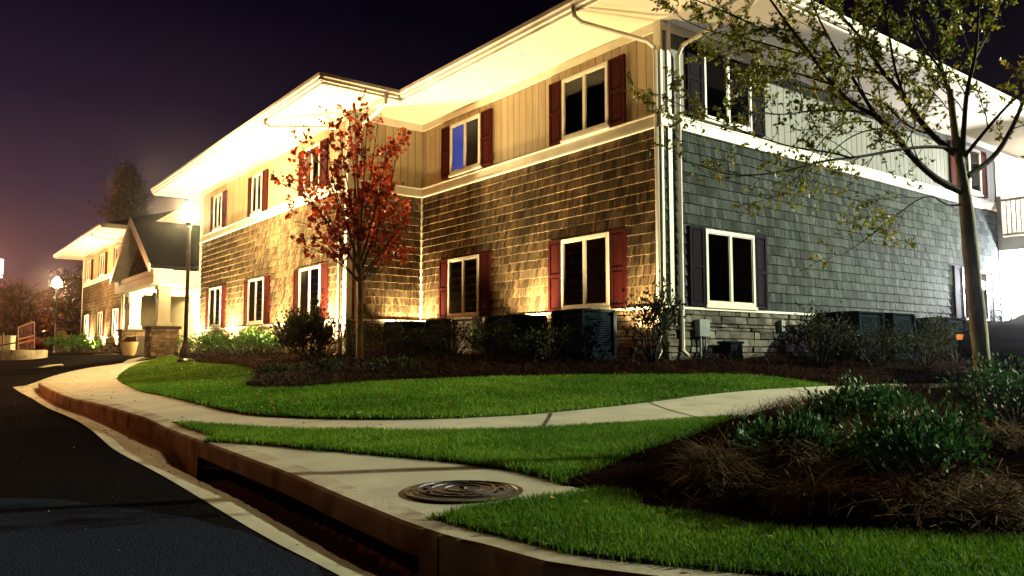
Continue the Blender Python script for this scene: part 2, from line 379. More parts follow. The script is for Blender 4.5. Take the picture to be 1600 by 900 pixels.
def region(name, poly, step, zfun, m, skirt=.3, parent=None, bstep=None):
    B = resample(poly, bstep or step); P = np.array(B)
    x0, y0 = P.min(0); x1, y1 = P.max(0)
    gx, gy = np.meshgrid(np.arange(x0, x1, step), np.arange(y0, y1, step)); gx = gx.ravel() + rng.uniform(-.1, .1, gx.size) * step; gy = gy.ravel()
    k = inside(P, gx, gy); gx, gy = gx[k], gy[k]
    k = dist_poly(P, gx, gy) > step * .4; gx, gy = gx[k], gy[k]
    co = [Vector(p) for p in P] + [Vector((a, b)) for a, b in zip(gx, gy)]
    n = len(P)
    V, E, Fc, *_ = geometry.delaunay_2d_cdt(co, [], [list(range(n))], 1, 1e-6)
    X = np.array([v[0] for v in V]); Y = np.array([v[1] for v in V]); Z = zfun(X, Y)
    mb = MB(); mb.v = [tuple(p) for p in zip(X, Y, Z)]; mb.f = [tuple(f) for f in Fc]
    if skirt:
        cnt = {}
        for f in Fc:
            for i in range(len(f)):
                e = (f[i], f[(i + 1) % len(f)]); cnt[tuple(sorted(e))] = cnt.get(tuple(sorted(e)), 0) + 1
        be = [e for e, c in cnt.items() if c == 1]; low = {}
        for e in be:
            for i in e:
                if i not in low: low[i] = len(mb.v); x, y, z = mb.v[i]; mb.v.append((x, y, z - skirt))
            mb.f.append((e[0], e[1], low[e[1]], low[e[0]]))
    mb.t = [.5] * len(mb.f)
    o = mb.build(name, m, parent, smooth_sh=True)
    return o
def offset(line, d):
    line = [np.array(p) for p in line]; out = []
    for i in range(len(line)):
        t = line[min(i + 1, len(line) - 1)] - line[max(i - 1, 0)]; t /= np.linalg.norm(t)
        out.append(tuple(line[i] + d * np.array([t[1], -t[0]])))
    return out
def chaikin(l, k=2):
    l = [np.array(p, float) for p in l]
    for _ in range(k):
        o = [l[0]]
        for a, b in zip(l[:-1], l[1:]): o += [a * .75 + b * .25, a * .25 + b * .75]
        o.append(l[-1]); l = o
    return [tuple(p) for p in l]

# kerb front edge, from the far end to beyond the near edge of the picture
K_px = [(60, 598), (75, 608), (100, 619), (140, 629), (190, 644), (240, 660), (285, 680), (318, 693), (380, 716), (450, 742), (520, 773), (580, 798), (641, 823)]
K = pix(K_px) + [ong(702, 843), ong(749, 853), ong(806, 870), ong(860, 885)]
last = np.array(K[-1]); K += [tuple(last + np.array([.5, -.28])), tuple(last + np.array([1.6, -.75])), tuple(last + np.array([4.5, -1.6]))]
iS, iE = 7, 12              # inlet between these kerb points
Kc = chaikin(K, 1)
Kb = offset(Kc, -0.16)      # back of the kerb (towards the lawn)
if np.linalg.norm(np.array(Kb[10]) - ong(700, 700)) > np.linalg.norm(np.array(Kc[10]) - ong(700, 700)): Kb = offset(Kc, 0.16); KS = 1
else: KS = -1
def near_i(l, p): return int(np.argmin([np.hypot(a[0] - p[0], a[1] - p[1]) for a in l]))
jS = near_i(Kc, K[iS]); jE = near_i(Kc, K[iE])
# kerb body
def kerb_piece(name, a, b, face, label, sub=None):
    mb = MB(); fr = Kc[a:b + 1]; bk = Kb[a:b + 1]
    for i in range(len(fr) - 1):
        p0, p1, q0, q1 = fr[i], fr[i + 1], bk[i], bk[i + 1]
        for j in range(6):
            t0, t1 = j / 6, (j + 1) / 6
            A = lambda t: (p0[0] * (1 - t) + p1[0] * t, p0[1] * (1 - t) + p1[1] * t); Bq = lambda t: (q0[0] * (1 - t) + q1[0] * t, q0[1] * (1 - t) + q1[1] * t)
            a0, a1, b0, b1 = A(t0), A(t1), Bq(t0), Bq(t1)
            # rounded nose: two short slanted strips
            def pt(f, k, off, dz): x = f[0] + (k[0] - f[0]) * off; y = f[1] + (k[1] - f[1]) * off; return (x, y, g1(f[0], f[1]) * (1 - off) + g1(k[0], k[1]) * off + dz + .004)
            prof = [(0.0, -face), (0.0, -.035), (.05, -.012), (.16, 0.0), (1.0, 0.0), (1.0, -.35)]
            for (o0, z0), (o1, z1) in zip(prof[:-1], prof[1:]):
                mb.quad(pt(a0, b0, o0, z0), pt(a1, b1, o0, z0), pt(a1, b1, o1, z1), pt(a0, b0, o1, z1))
            if face < .2: mb.quad(pt(a0, b0, 0, -face), pt(a1, b1, 0, -face), pt(a1, b1, 1.0, -face), pt(a0, b0, 1.0, -face))
    return mb
mbk = kerb_piece('kerb', 0, jS, .42, '')
mbk2 = kerb_piece('kerb', jS, jE, .12, ''); mbk3 = kerb_piece('kerb', jE, len(Kc) - 1, .42, '')
n0 = len(mbk.v)
for q in (mbk2, mbk3):
    n0 = len(mbk.v); mbk.v += q.v; mbk.f += [tuple(i + n0 for i in f) for f in q.f]; mbk.t += q.t
kerb = mbk.build('kerb', M['kerbc']); tag(kerb, kind='structure')
# joints in the kerb (dark grooves as real gaps would read)
# storm inlet throat: cavity behind the lip
ki = empty('storm_inlet', (K[9][0], K[9][1], g1(*K[9])))
tag(ki, 'long dark storm drain opening under the kerb lip beside the manhole', 'storm drain')
def cav(off, dz, j): p = np.array(Kc[j]); b = np.array(Kb[j]); d = (b - p) / .16; q = p + d * off; return (q[0] - ki.location.x, q[1] - ki.location.y, g1(*p) + dz - ki.location.z)
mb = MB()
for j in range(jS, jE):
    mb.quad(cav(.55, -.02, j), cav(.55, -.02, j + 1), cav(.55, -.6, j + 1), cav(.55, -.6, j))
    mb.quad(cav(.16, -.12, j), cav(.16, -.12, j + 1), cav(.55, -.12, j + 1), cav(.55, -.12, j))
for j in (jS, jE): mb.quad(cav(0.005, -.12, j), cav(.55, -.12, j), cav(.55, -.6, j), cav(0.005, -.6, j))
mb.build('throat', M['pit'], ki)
mb = MB()
jm = (jS + jE) // 2


# gutter pan and road
Gt_px = [(20, 605), (45, 619), (80, 640), (160, 688), (240, 736), (320, 784), (420, 844), (500, 884)]
Gt = [ong(u, v, 0, zroad) for u, v in Gt_px]
l2 = np.array(Gt[-1]); Gt += [tuple(l2 + np.array([.32, -.42])), tuple(l2 + np.array([1.1, -1.0])), tuple(l2 + np.array([3.2, -1.9])), tuple(l2 + np.array([5.0, -2.6]))]
Gt = chaikin(Gt, 1)
KcA = np.array(Kc); seg = np.array(Kc[jS:jE + 1])
def dline(line, X, Y):
    d = np.full(np.shape(X), 1e9)
    for a, b in zip(line[:-1], line[1:]):
        a = np.array(a); b = np.array(b); ab = b - a; t = np.clip(((X - a[0]) * ab[0] + (Y - a[1]) * ab[1]) / (ab @ ab + 1e-12), 0, 1)
        d = np.minimum(d, np.hypot(X - a[0] - t * ab[0], Y - a[1] - t * ab[1]))
    return d
def zgut(x, y):
    z = zroad(x, y); k = 1 - smooth(.05, .26, dline(Kc, x, y))
    dep = 1 - smooth(0.0, .9, dline(seg, x, y))
    return z + .003 - .03 * k - .15 * k * dep
Kin = offset(Kc, .6 * KS)
gut_poly = Gt[:] + [Kin[-1]] + [Kin[j] for j in range(len(Kin) - 2, -1, -1)]
gut_poly = Gt + [tuple(p) for p in ([Kb[j] for j in range(len(Kb) - 1, jE, -1)] + [Kin[j] for j in range(jE, jS - 1, -1)] + [Kb[j] for j in range(jS - 1, -1, -1)])]
gut_poly = gut_poly + pix([(100, 583), (75, 589), (40, 597)])
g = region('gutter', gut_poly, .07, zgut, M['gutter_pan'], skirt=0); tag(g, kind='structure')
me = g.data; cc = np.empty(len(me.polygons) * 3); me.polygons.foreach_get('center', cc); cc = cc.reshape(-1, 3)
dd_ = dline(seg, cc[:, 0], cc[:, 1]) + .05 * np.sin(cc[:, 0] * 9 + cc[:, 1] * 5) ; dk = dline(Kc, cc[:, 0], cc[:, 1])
me.attributes['tint'].data.foreach_set('value', np.clip(smooth(.12, .22, dd_) * (.45 + .55 * smooth(.0, .2, dk)), 0, 1).astype(np.float32))  # kerb shade painted in: floor darker along the kerb and at the inlet
road_far = pix([(40, 597), (75, 589), (100, 583), (150, 573), (200, 562), (232, 556)], 0)
far_line = pix([(225, 553.6), (145, 553.8), (75, 555.2)], 0)
road_poly = [tuple(p) for p in Gt[::-1]][::1]
road_poly = road_poly + road_far + far_line + [(-32, 38), (-60, 38), (-60, -8), (8, -8)]
r_ = region('road', road_poly, .45, lambda x, y: zroad(x, y), M['asphalt'], skirt=0, bstep=.3); tag(r_, kind='structure')

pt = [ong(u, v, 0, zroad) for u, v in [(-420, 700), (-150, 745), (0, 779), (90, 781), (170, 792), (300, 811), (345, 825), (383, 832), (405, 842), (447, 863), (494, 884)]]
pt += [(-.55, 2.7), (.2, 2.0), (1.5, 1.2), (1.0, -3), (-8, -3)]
o = region('road_lit_area', pt, .25, lambda x, y: zroad(x, y) + .004, M['asphalt_lit'], skirt=0); tag(o, kind='structure')  # lamplit near part of the road, painted as brighter asphalt
# base terrain out to the horizon
xs = np.concatenate([-np.geomspace(900, 62, 14), np.linspace(-60, 40, 101), np.geomspace(43, 900, 14)])
ys = np.concatenate([-np.geomspace(60, 12, 6), np.linspace(-10, 75, 86), np.geomspace(78, 1000, 16)])
X, Y = np.meshgrid(xs, ys)
Zb = G(np.clip(X, -70, 45), np.clip(Y, -3, 90)) - .34 + .30 * smooth(38, 44, Y) + .28 * smooth(14, 18, X) * smooth(2, 3, X)
nx, ny = len(xs), len(ys); idx = np.arange(nx * ny).reshape(ny, nx)
o = fast_mesh('ground', np.stack([X.ravel(), Y.ravel(), Zb.ravel()], 1), np.stack([idx[:-1, :-1].ravel(), idx[:-1, 1:].ravel(), idx[1:, 1:].ravel(), idx[1:, :-1].ravel()], 1), M['soil'], smooth_sh=True)
tag(o, kind='structure')

# pavement, lawns, beds
lawn_in = [(262, 558), (232, 565), (200, 577), (183, 589), (186, 597), (205, 606), (260, 621), (330, 638), (400, 650), (500, 655), (600, 657), (700, 655), (800, 650), (850, 646), (950, 636), (1060, 622), (1150, 612), (1250, 606), (1290, 603)]
lawn_w = chaikin(pix(lawn_in), 1)
walk_far = pix([(1380, 600), (1500, 599)]) + [(8.5, 13.3), (14.0, 14.6)]
walk_near = [(270, 661), (350, 668), (450, 674), (600, 677), (700, 676), (800, 673), (850, 671), (950, 666), (1050, 660), (1120, 655), (1170, 648), (1250, 628), (1370, 613.5), (1510, 614.5)]
walk_nw = chaikin(pix(walk_near), 1)
jW = near_i(Kb, walk_nw[0])
walk_poly = [Kb[j] for j in range(0, jW + 1)] + walk_nw + [(8.5, 11.0), (14, 12.0), (14.0, 14.6)] + walk_far[::-1][1:] + lawn_w[::-1] + pix([(262, 556), (232, 556), (200, 562), (150, 573), (100, 583)])
walk = region('sidewalk', walk_poly, .22, lambda x, y: G(x, y), M['concrete'], skirt=.25); tag(walk, kind='structure')
apron_back = [(318, 691), (400, 694), (480, 702), (600, 713), (700, 722), (800, 735), (850, 747), (890, 760), (934, 769), (880, 778), (800, 788), (740, 798), (705, 806), (680, 815)]
ap_w = pix(apron_back)
ap_poly = [Kb[j] for j in range(near_i(Kb, ap_w[-1]), near_i(Kb, ap_w[0]) - 1, -1)] + ap_w
apron = region('apron', ap_poly, .12, lambda x, y: G(x, y) + .002 * np.sin(3 * x + 2 * y), M['concrete'], skirt=.2); tag(apron, kind='structure')
bed_edge = pix([(1120, 663), (1090, 680), (1000, 706), (930, 736), (880, 753)])
bed_low = pix([(934, 771), (985, 772), (1000, 801), (1090, 809), (1166, 827), (1264, 841), (1378, 840), (1490, 842), (1600, 843)]) + [(4.2, 3.2)]
strip_poly = [Kb[j] for j in range(jW, near_i(Kb, ap_w[0]) + 1)] + ap_w[:8] + bed_edge[::-1] + pix([(1160, 653)]) + [p for p in walk_nw[::-1] if p[0] < ong(1150, 652)[0]]
strip = region('verge', strip_poly, .15, lambda x, y: G(x, y) + .015, M['lawnsoil'], skirt=.2); tag(strip, kind='structure')
def bedbump(x, y):
    return 0
bed_poly = bed_edge[::-1][:0] + pix([(1160, 653)]) + bed_edge + [ap_w[8]] + bed_low + [(6.5, 3.4), (9.5, 7.5), (8.5, 11.0)] + [p for p in walk_nw[::-1] if p[0] > ong(1165, 652)[0]]
def zbed(x, y):
    d = dist_poly(bed_poly, np.asarray(x), np.asarray(y))
    return G(x, y) + .01 + .13 * smooth(0, .9, d) + .05 * np.sin(5.1 * x + 1.3 * y) * np.sin(4.3 * y - x) * smooth(0, .5, d)
bed = region('planting_bed', bed_poly, .14, zbed, M['mulch'], skirt=.2); tag(bed, kind='structure')
near_poly = [Kb[j] for j in range(near_i(Kb, ap_w[-1]), len(Kb))] + [(8.5, 1.0), (6.5, 3.4)] + bed_low[::-1] + ap_w[8:][::1]
nearl = region('front_lawn', near_poly, .15, lambda x, y: G(x, y) + .015, M['lawnsoil'], skirt=.2); tag(nearl, kind='structure')
far_edge = [(262, 557), (300, 566), (340, 570), (375, 573), (402, 580), (387, 599), (384, 608), (430, 610), (480, 608), (570, 600), (660, 596), (800, 592), (1000, 588), (1150, 588), (1250, 596), (1290, 603)]
fe_w = chaikin(pix(far_edge), 1)
main_poly = lawn_w + fe_w[::-1][1:-1]
mainl = region('main_lawn', main_poly, .25, lambda x, y: G(x, y) + .02, M['lawnsoil'], skirt=.1); tag(mainl, kind='structure')
def fbed(x, y): return G(x, y) + .03 + .03 * np.sin(2.3 * x) * np.sin(2.1 * y + 1)
L = lambda v, s: tuple(LW(v, s))
fb_poly = fe_w + walk_far[:-1] + [L(13, -1.0), L(13.0, .3), L(.3, .3), L(.3, 7.8), L(-1.6, 7.8), L(-1.6, 18.9), L(-3.5, 20.0)]
fb = region('foundation_bed', fb_poly, .25, fbed, M['mulch'], skirt=.15); tag(fb, kind='structure')
# entry paving, far bed beyond it, car park on the right
ep = [L(-4.6, 19.6), L(-3.5, 20.0), L(-1.6, 18.9), L(1, 18.9), L(1, 30), L(-2.6, 30), L(-4.2, 27.5), ong(150, 553.7), ong(225, 553.6), ong(262, 557)]
epo = region('entry_paving', ep, .4, lambda x, y: G(x, y) + .006, M['concrete'], skirt=.15); tag(epo, kind='structure')
fb2 = [ong(225, 553.5), ong(148, 553.6), ong(75, 555), (-32, 38), (-30, 48), L(-1.6, 43), L(-1.6, 30.2), L(-2.6, 30)]
try:
    o = region('far_bed', fb2, .6, lambda x, y: G(x, y) + .02, M['mulch'], skirt=.1); tag(o, kind='structure')
except Exception as e: print('fb2', e)
pk = [(9.5, 7.5), (8.5, 11), (14, 12), (14, 14.6), (40, 30), (40, -6), (8, -6), (8.5, 1.0), (6.5, 3.4)]
o = region('parking_lot', pk, .8, lambda x, y: G(x, y) - .02, M['asphalt'], skirt=.2); tag(o, kind='structure')
# expansion joints of the pavement: dark narrow sheets 3 mm above it
mb = MB()
def joint(a, b, w=.012):
    a = np.array(a); b = np.array(b); d = b - a; n = np.array([-d[1], d[0]]) / np.linalg.norm(d) * w; k = 8
    for i in range(k):
        p = a + d * i / k; q = a + d * (i + 1) / k
        mb.quad((*(p - n), g1(*p) + .003), (*(q - n), g1(*q) + .003), (*(q + n), g1(*q) + .003), (*(p + n), g1(*p) + .003))
for a, b, w in [((846, 671), (861, 646), .018), ((1012, 628), (1110, 656), .010), ((408, 672), (515, 656), .006), ((235, 648), (360, 645), .006), ((165, 628), (262, 622), .006),
                ((120, 612), (205, 606), .006), ((1235, 607), (1290, 620), .010)]:
    joint(ong(*a), ong(*b), w)
for u0, v0, u1, v1 in ((100, 600, 190, 585), (130, 618, 230, 612), (205, 640, 320, 634)): pass
def facejoint(j, lo=-.40):
    p = np.array(Kc[j]); b = np.array(Kb[j]); n_ = (p - b) / np.linalg.norm(p - b); t_ = np.array([-n_[1], n_[0]]) * .006; q_ = p + n_ * .004; z_ = g1(*p)
    mb.quad((*(q_ - t_), z_ + lo), (*(q_ + t_), z_ + lo), (*(q_ + t_), z_ - .012), (*(q_ - t_), z_ - .012))
acc_ = 0
facejoint(jE + 1); facejoint(jS - 1)
for j in range(1, len(Kc) - 1):
    acc_ += np.hypot(Kc[j][0] - Kc[j - 1][0], Kc[j][1] - Kc[j - 1][1])
    if acc_ > 1.1 and (j < jS or j > jE): joint(Kc[j], Kb[j], .005); facejoint(j, -.40 if j < jS or j > jE else -.12); acc_ = 0
joint(Kc[jE], Kb[jE], .006); joint(Kc[min(jE + 2, len(Kc) - 1)], Kb[min(jE + 2, len(Kb) - 1)], .008); joint(Kc[jS - 3], Kb[jS - 3], .006)
o = mb.build('pavement_joint', M['pit']); tag(o, kind='structure')
# turn arrow on the drive
ac = np.array(ong(80, 572, 0, zroad)); A1 = np.array(ong(64, 575, 0, zroad)); A2 = np.array(ong(97, 569.5, 0, zroad)); d = (A2 - A1); Ln = np.linalg.norm(d); d /= Ln; n = np.array([-d[1], d[0]])
shape = [(0, -.12), (.58, -.12), (.58, -.34), (1, 0), (.58, .34), (.58, .12), (0, .12)]
mb = MB(); pts = []
for t, w in shape:
    p = A1 + d * t * Ln + n * w; pts.append((p[0], p[1], float(zroad(p[0], p[1])[0]) + .02))
mb.poly(pts); o = mb.build('road_arrow', M['line']); tag(o, kind='structure')

# ------------------------------------------------------------------ grass and pine straw
def scatter(poly, n):
    P = np.array(poly); x0, y0 = P.min(0); x1, y1 = P.max(0); out = np.empty((0, 2))
    while len(out) < n:
        c = rng.uniform((x0, y0), (x1, y1), (n * 2, 2)); c = c[inside(P, c[:, 0], c[:, 1])]; out = np.vstack([out, c])
        if len(c) == 0: break
    return out[:n]
def seen_weight(xy, z):
    d = np.hypot(xy[:, 0], xy[:, 1]); return d
def blades(name, xy, zf, h, w, m, lean=.5, patch=True):
    xy = xy + rng.normal(0, .022, xy.shape)
    n = len(xy); x, y = xy.T; z = zf(x, y) - .005
    hh = h * rng.uniform(.55, 1.25, n); a = rng.uniform(0, 2 * np.pi, n); la = rng.uniform(0, 2 * np.pi, n); ll = hh * rng.uniform(.1, lean, n)
    if patch: hh *= .8 + .35 * (np.sin(x * 3.1 + 1.7 * np.sin(y * 2.3)) * np.sin(y * 3.7 + np.sin(x * 2.9)) * .5 + .5)
    ww = w * rng.uniform(.6, 1.2, n); dx, dy = np.cos(a) * ww, np.sin(a) * ww
    V = np.empty((n, 5, 3)); ox, oy = np.cos(la) * ll, np.sin(la) * ll
    V[:, 0] = np.stack([x - dx, y - dy, z], 1); V[:, 1] = np.stack([x + dx, y + dy, z], 1)
    V[:, 2] = np.stack([x + dx * .7 + ox * .35, y + dy * .7 + oy * .35, z + hh * .6], 1); V[:, 3] = np.stack([x - dx * .7 + ox * .35, y - dy * .7 + oy * .35, z + hh * .6], 1)
    V[:, 4] = np.stack([x + ox, y + oy, z + hh], 1)
    i = np.arange(n)[:, None] * 5
    F4 = np.concatenate([i + [[0, 1, 2, 3]], i + [[3, 2, 4, 4]]])
    # triangles everywhere keeps one face size
    F3 = np.concatenate([i + [[0, 1, 2]], i + [[0, 2, 3]], i + [[3, 2, 4]]])
    big = .5 + .5 * np.sin(x * 1.3 + np.sin(y * 1.1)) * np.sin(y * 1.7 + 1)
    big2 = np.sin(x * 4.1 + 2 * np.sin(y * 2.7)) * np.sin(y * 5.3 + np.sin(x * 3.3))
    t = np.clip(rng.normal(.36, .2, n) + .34 * (big - .5) + .12 * big2, 0, 1)
    return fast_mesh(name, V.reshape(-1, 3), F3, m, tint=np.tile(t, 3))
def thin_by_depth(xy, keep_d):     # fewer blades far away
    d = np.hypot(xy[:, 0], xy[:, 1]); k = rng.uniform(0, 1, len(xy)) < np.clip((keep_d / d) ** 1.6, .05, 1); return xy[k]
def in_view(xy, m=.12):
    r = xy[:, 0] / np.maximum(xy[:, 1], .1); return xy[(xy[:, 1] > 1.8) & (abs(r) < .66 + m)]
xy = in_view(scatter(near_poly, 230000)); xy = thin_by_depth(xy, 4.0)
o = blades('grass', xy, lambda x, y: G(x, y) + .012, .034, .0024, M['grass'], .8); tag(o, 'short green grass on the near corner lawn below the shrub bed', 'grass', kind='stuff')
xy = scatter(strip_poly, 75000)
o = blades('grass', xy, lambda x, y: G(x, y) + .012, .036, .0034, M['grass'], .8); tag(o, 'grass strip between the pavement and the manhole apron', 'grass', kind='stuff')
xy = thin_by_depth(scatter(main_poly, 230000), 9.5)
o = blades('grass', xy, lambda x, y: G(x, y) + .018, .034, .0055, M['grass'], .8); tag(o, 'mown grass of the main lawn in front of the building', 'grass', kind='stuff')
def straw(name, xy, zf, ln, w, m, lift=.05, bias=0.0):
    n = len(xy); x, y = xy.T; z = zf(x, y) + rng.uniform(0, 1, n) ** 2 * lift
    a = rng.uniform(0, 2 * np.pi, n); l = ln * rng.uniform(.5, 1.3, n); el = rng.normal(.10, .28, n)
    d = np.stack([np.cos(a) * np.cos(el), np.sin(a) * np.cos(el), np.sin(el)], 1); s = np.stack([-np.sin(a), np.cos(a), np.zeros(n)], 1) * (w * rng.uniform(.6, 1.3, n))[:, None]
    P = np.stack([x, y, z], 1); bend = np.array([0, 0, -1.]) * (l * rng.uniform(0, .25, n))[:, None]
    V = np.empty((n, 6, 3)); p1 = P + d * l[:, None] * .5 - bend * .25; p2 = P + d * l[:, None] + bend * .8
    V[:, 0] = P - s; V[:, 1] = P + s; V[:, 2] = p1 + s; V[:, 3] = p1 - s; V[:, 4] = p2 + s * .4; V[:, 5] = p2 - s * .4
    i = np.arange(n)[:, None] * 6; Fq = np.concatenate([i + [[0, 1, 2, 3]], i + [[3, 2, 4, 5]]])
    clump = .5 + .5 * np.sin(x * 2.6 + 2 * np.sin(y * 1.9)) * np.sin(y * 3.1 + np.sin(x * 2.2))
    t = np.clip(rng.beta(1.6, 3.2, n) * (.45 + .9 * clump), 0, 1)
    return fast_mesh(name, V.reshape(-1, 3), Fq, m, tint=np.tile(t, 2))
xy = in_view(scatter(bed_poly, 60000), .1)
o = straw('pine_straw', xy, zbed, .16, .0016, M['straw'], .07); tag(o, 'loose brown pine straw covering the near shrub bed', 'pine straw', kind='stuff')
xy = in_view(scatter(fb_poly, 34000), .1)
o = straw('pine_straw', xy, fbed, .2, .005, M['straw_far'], .07); tag(o, 'reddish pine straw in the bed along the building wall', 'pine straw', kind='stuff')

cl = []
for u, v, su, sv, k in ((1110, 735, 40, 9, 3500), (1230, 722, 30, 7, 1600), (1270, 762, 55, 8, 2600), (1450, 772, 75, 14, 7500), (1560, 775, 60, 16, 5000), (1560, 700, 50, 10, 3000), (1430, 690, 40, 8, 1500), (1240, 655, 35, 5, 1200), (1340, 705, 30, 6, 1200)):
    c0 = np.array(ong(u, v, .12)); c1 = np.array(ong(u + su, v, .12)); c2 = np.array(ong(u, v + sv, .12)); g2 = rng.normal(0, .48, (int(k * .42), 2)); cl.append(c0 + g2[:, :1] * (c1 - c0) + g2[:, 1:] * (c2 - c0))
cl = np.vstack(cl); cl = cl[inside(bed_poly, cl[:, 0], cl[:, 1])]
o = straw('straw_tuft', cl, lambda x, y: zbed(x, y) + .01, .19, .0020, M['straw_tuft'], .10); tag(o, 'paler dry straw tufts heaped on the near shrub bed', 'pine straw', kind='stuff')
# ------------------------------------------------------------------ the building
ZS, ZBT, ZBB, ZST = 6.15, 4.60, 4.40, 1.47      # soffit, band top, band bottom, stone top
bld = empty('apartment_building', (CX, CY, 0), BROT)
tag(bld, 'long two-storey apartment building with shingle and board siding, burgundy shutters and deep lit eaves', 'building')
WA = Wall(0, 0, (0, 1), (-1, 0)); WB = Wall(0, 0, (1, 0), (0, -1))
WR = Wall(-1.9, 7.5, (1, 0), (0, -1))       # return of the projecting wing, faces the corner
W2 = Wall(-1.9, 7.5, (0, 1), (-1, 0))       # wing two front, a = s-7.5
W3 = Wall(-1.9, 30.35, (0, 1), (-1, 0)); W3R = Wall(-1.9, 30.35, (1, 0), (0, -1)); WC = Wall(0.0, 18.7, (0, 1), (-1, 0))
# wall cores
mb = MB()
mb.box(.0, 13.0, 0, 18.7, 0.2, ZS); mb.box(-1.9, 0, 7.5, 18.7, .2, ZS); mb.box(0, 13, 18.7, 30.35, .2, ZS); mb.box(-1.9, 13, 30.35, 41.7, .2, ZS)
mb.build('wall', M['groove'], bld)
def shingles(name, W, L0, L1, z0, z1, m, wmin=.10, wmax=.20, rows=17, sd=1, thick=.028):
    r = np.random.default_rng(sd); mb = MB(); h = (z1 - z0) / rows
    for k in range(rows):
        zb = z0 + k * h; zt = zb + h + .01; a = L0 - r.uniform(0, .1)
        while a < L1:
            w = r.uniform(wmin, wmax); a0 = max(a, L0); a1 = min(a + w - .005, L1); a += w
            if a1 - a0 < .01: continue
            th = thick + r.uniform(-.003, .005); j = r.uniform(-.004, .004); t = r.uniform(0, 1)
            zb2 = zb + j
            p = [W.p(a0, .004, zt), W.p(a1, .004, zt), W.p(a1, th, zb2), W.p(a0, th, zb2), W.p(a0, .002, zb2), W.p(a1, .002, zb2)]
            mb.quad(p[3], p[2], p[1], p[0], t); mb.quad(p[4], p[5], p[2], p[3], t)
            mb.tri(p[3], p[0], p[4], t); mb.tri(p[2], p[5], p[1], t)
    me_v = mb.v
    me = bpy.data.meshes.new(name); me.from_pydata(mb.v, [], mb.f); at = me.attributes.new('tint', 'FLOAT', 'FACE'); at.data.foreach_set('value', np.array(mb.t, np.float32))
    me.materials.append(m); o = bpy.data.objects.new(name, me); COL.objects.link(o); o.parent = bld; return o
def boards(name, W, L0, L1, z0, z1, m, pitch=.2, sd=1):
    r = np.random.default_rng(sd); mb = MB(); a = L0
    while a < L1 - .01:
        e = min(a + pitch - .014, L1); mb.wbox(W, a, e, 0.0, .016, z0, z1, r.uniform(0, 1)); a += pitch
    return mb.build(name, m, bld)
def stone(name, W, L0, L1, z0, z1, sd=1, parent=None, d=.05):
    r = np.random.default_rng(sd); mb = MB(); mb2 = MB(); z = z0
    while z < z1 - .02:
        h = min(r.choice([.06, .08, .10, .13]), z1 - z); a = L0 - r.uniform(0, .2)
        while a < L1:
            w = r.uniform(.12, .42); a0 = max(a, L0); a1 = min(a + w, L1); a += w
            if a1 - a0 < .02: continue
            dd = d + r.uniform(-.012, .022)
            P = [W.p(a0 + .005, 0, z + .005), W.p(a1 - .005, 0, z + .005), W.p(a1 - .005, dd, z + .006 + r.uniform(0, .008)), W.p(a0 + .005, dd + r.uniform(-.01, .01), z + .006 + r.uniform(0, .008)),
                 W.p(a0 + .005, 0, z + h - .005), W.p(a1 - .005, 0, z + h - .005), W.p(a1 - .005, dd + r.uniform(-.012, .008), z + h - .006 - r.uniform(0, .012)), W.p(a0 + .005, dd + r.uniform(-.01, .01), z + h - .006 - r.uniform(0, .01))]
            mb.hexa(P, r.uniform(0, 1))
        z += h
    mb.v += []; o = mb.build(name, M['stone'], parent or bld, bevel=0.0); return o
def mortar(W, L0, L1, z0, z1, parent=None):
    mb = MB(); mb.wbox(W, L0, L1, -.02, .024, z0, z1); return mb.build('mortar_bed', M['mortar'], parent)
sets = [(WA, .12, 7.46, 'shingle', 'panel', 1), (WR, 0.10, 1.9, 'shingle', 'panel', 2), (W2, .12, 11.2, 'shingle', 'panel', 3), (WB, .0, 12.9, 'shingle_grey', 'panel_grey', 4), (W3, .1, 11.35, 'shingle', 'panel', 5)]
for W, a, b, sh, pn, sd in sets:
    if sh == 'shingle': shingles('shingle_siding', W, a, b, ZST + .01, ZBB, M[sh], .045, .13, sd=sd, thick=.041)
    else: shingles('shingle_siding', W, a, b, ZST + .01, ZBB, M[sh], sd=sd)
    boards('board_siding', W, a, b, ZBT, ZS, M[pn], sd=sd)
    s_ = stone('stone_base', W, a, b, .3, ZST - .03, sd=sd)
    if W is WB: s_.data.materials[0] = M['stone_grey']
    mortar(W, a, b, .25, ZST - .03, s_)
    mb = MB(); mb.wbox(W, a - .02, b, 0, .07, ZST - .03, ZST + .008)
    mb.build('stone_ledge', M['trim'], bld)
    mb = MB(); mb.wbox(W, a - .06, b, 0, .038, ZBB, ZBT); mb.wbox(W, a - .07, b, .0, .062, ZBB - .012, ZBB + .022); mb.wbox(W, a - .07, b, .0, .055, ZBT - .012, ZBT + .012)
    mb.build('belt_band', M['trim'], bld)
    mb = MB(); mb.wbox(W, a - .02, b, 0, .035, ZS - .16, ZS - .002); mb.build('frieze_board', M['trim'], bld)
# central recess, plain cream wall
mb = MB(); mb.wbox(WC, 0, 11.6, 0, .012, .5, ZS); mb.build('stucco_wall', M['cream'], bld)
# corner boards
mb = MB()
mb.wbox(WA, -.03, .12, -.001, .045, ZST, ZS); mb.wbox(WB, .10, .19, -.001, .045, ZST, ZS)
mb.build('corner_board', M['trim'], bld)
for W, a0, a1 in ((WR, -.03, .10), (W2, -.04, .12), (W2, 11.08, 11.24), (W3, -.04, .10), (W3, 11.25, 11.39), (WB, 12.86, 13.03), (WC, 0, .01)):
    if a1 - a0 > .05:
        mb = MB(); mb.wbox(W, a0, a1, -.001, .043, ZST if W is not W2 else .62, ZS); mb.build('corner_board', M['trim'], bld)
mb = MB(); mb.wbox(WA, 7.44, 7.5, 0, .05, ZST, ZBB); mb.build('corner_board', M['trim'], bld)

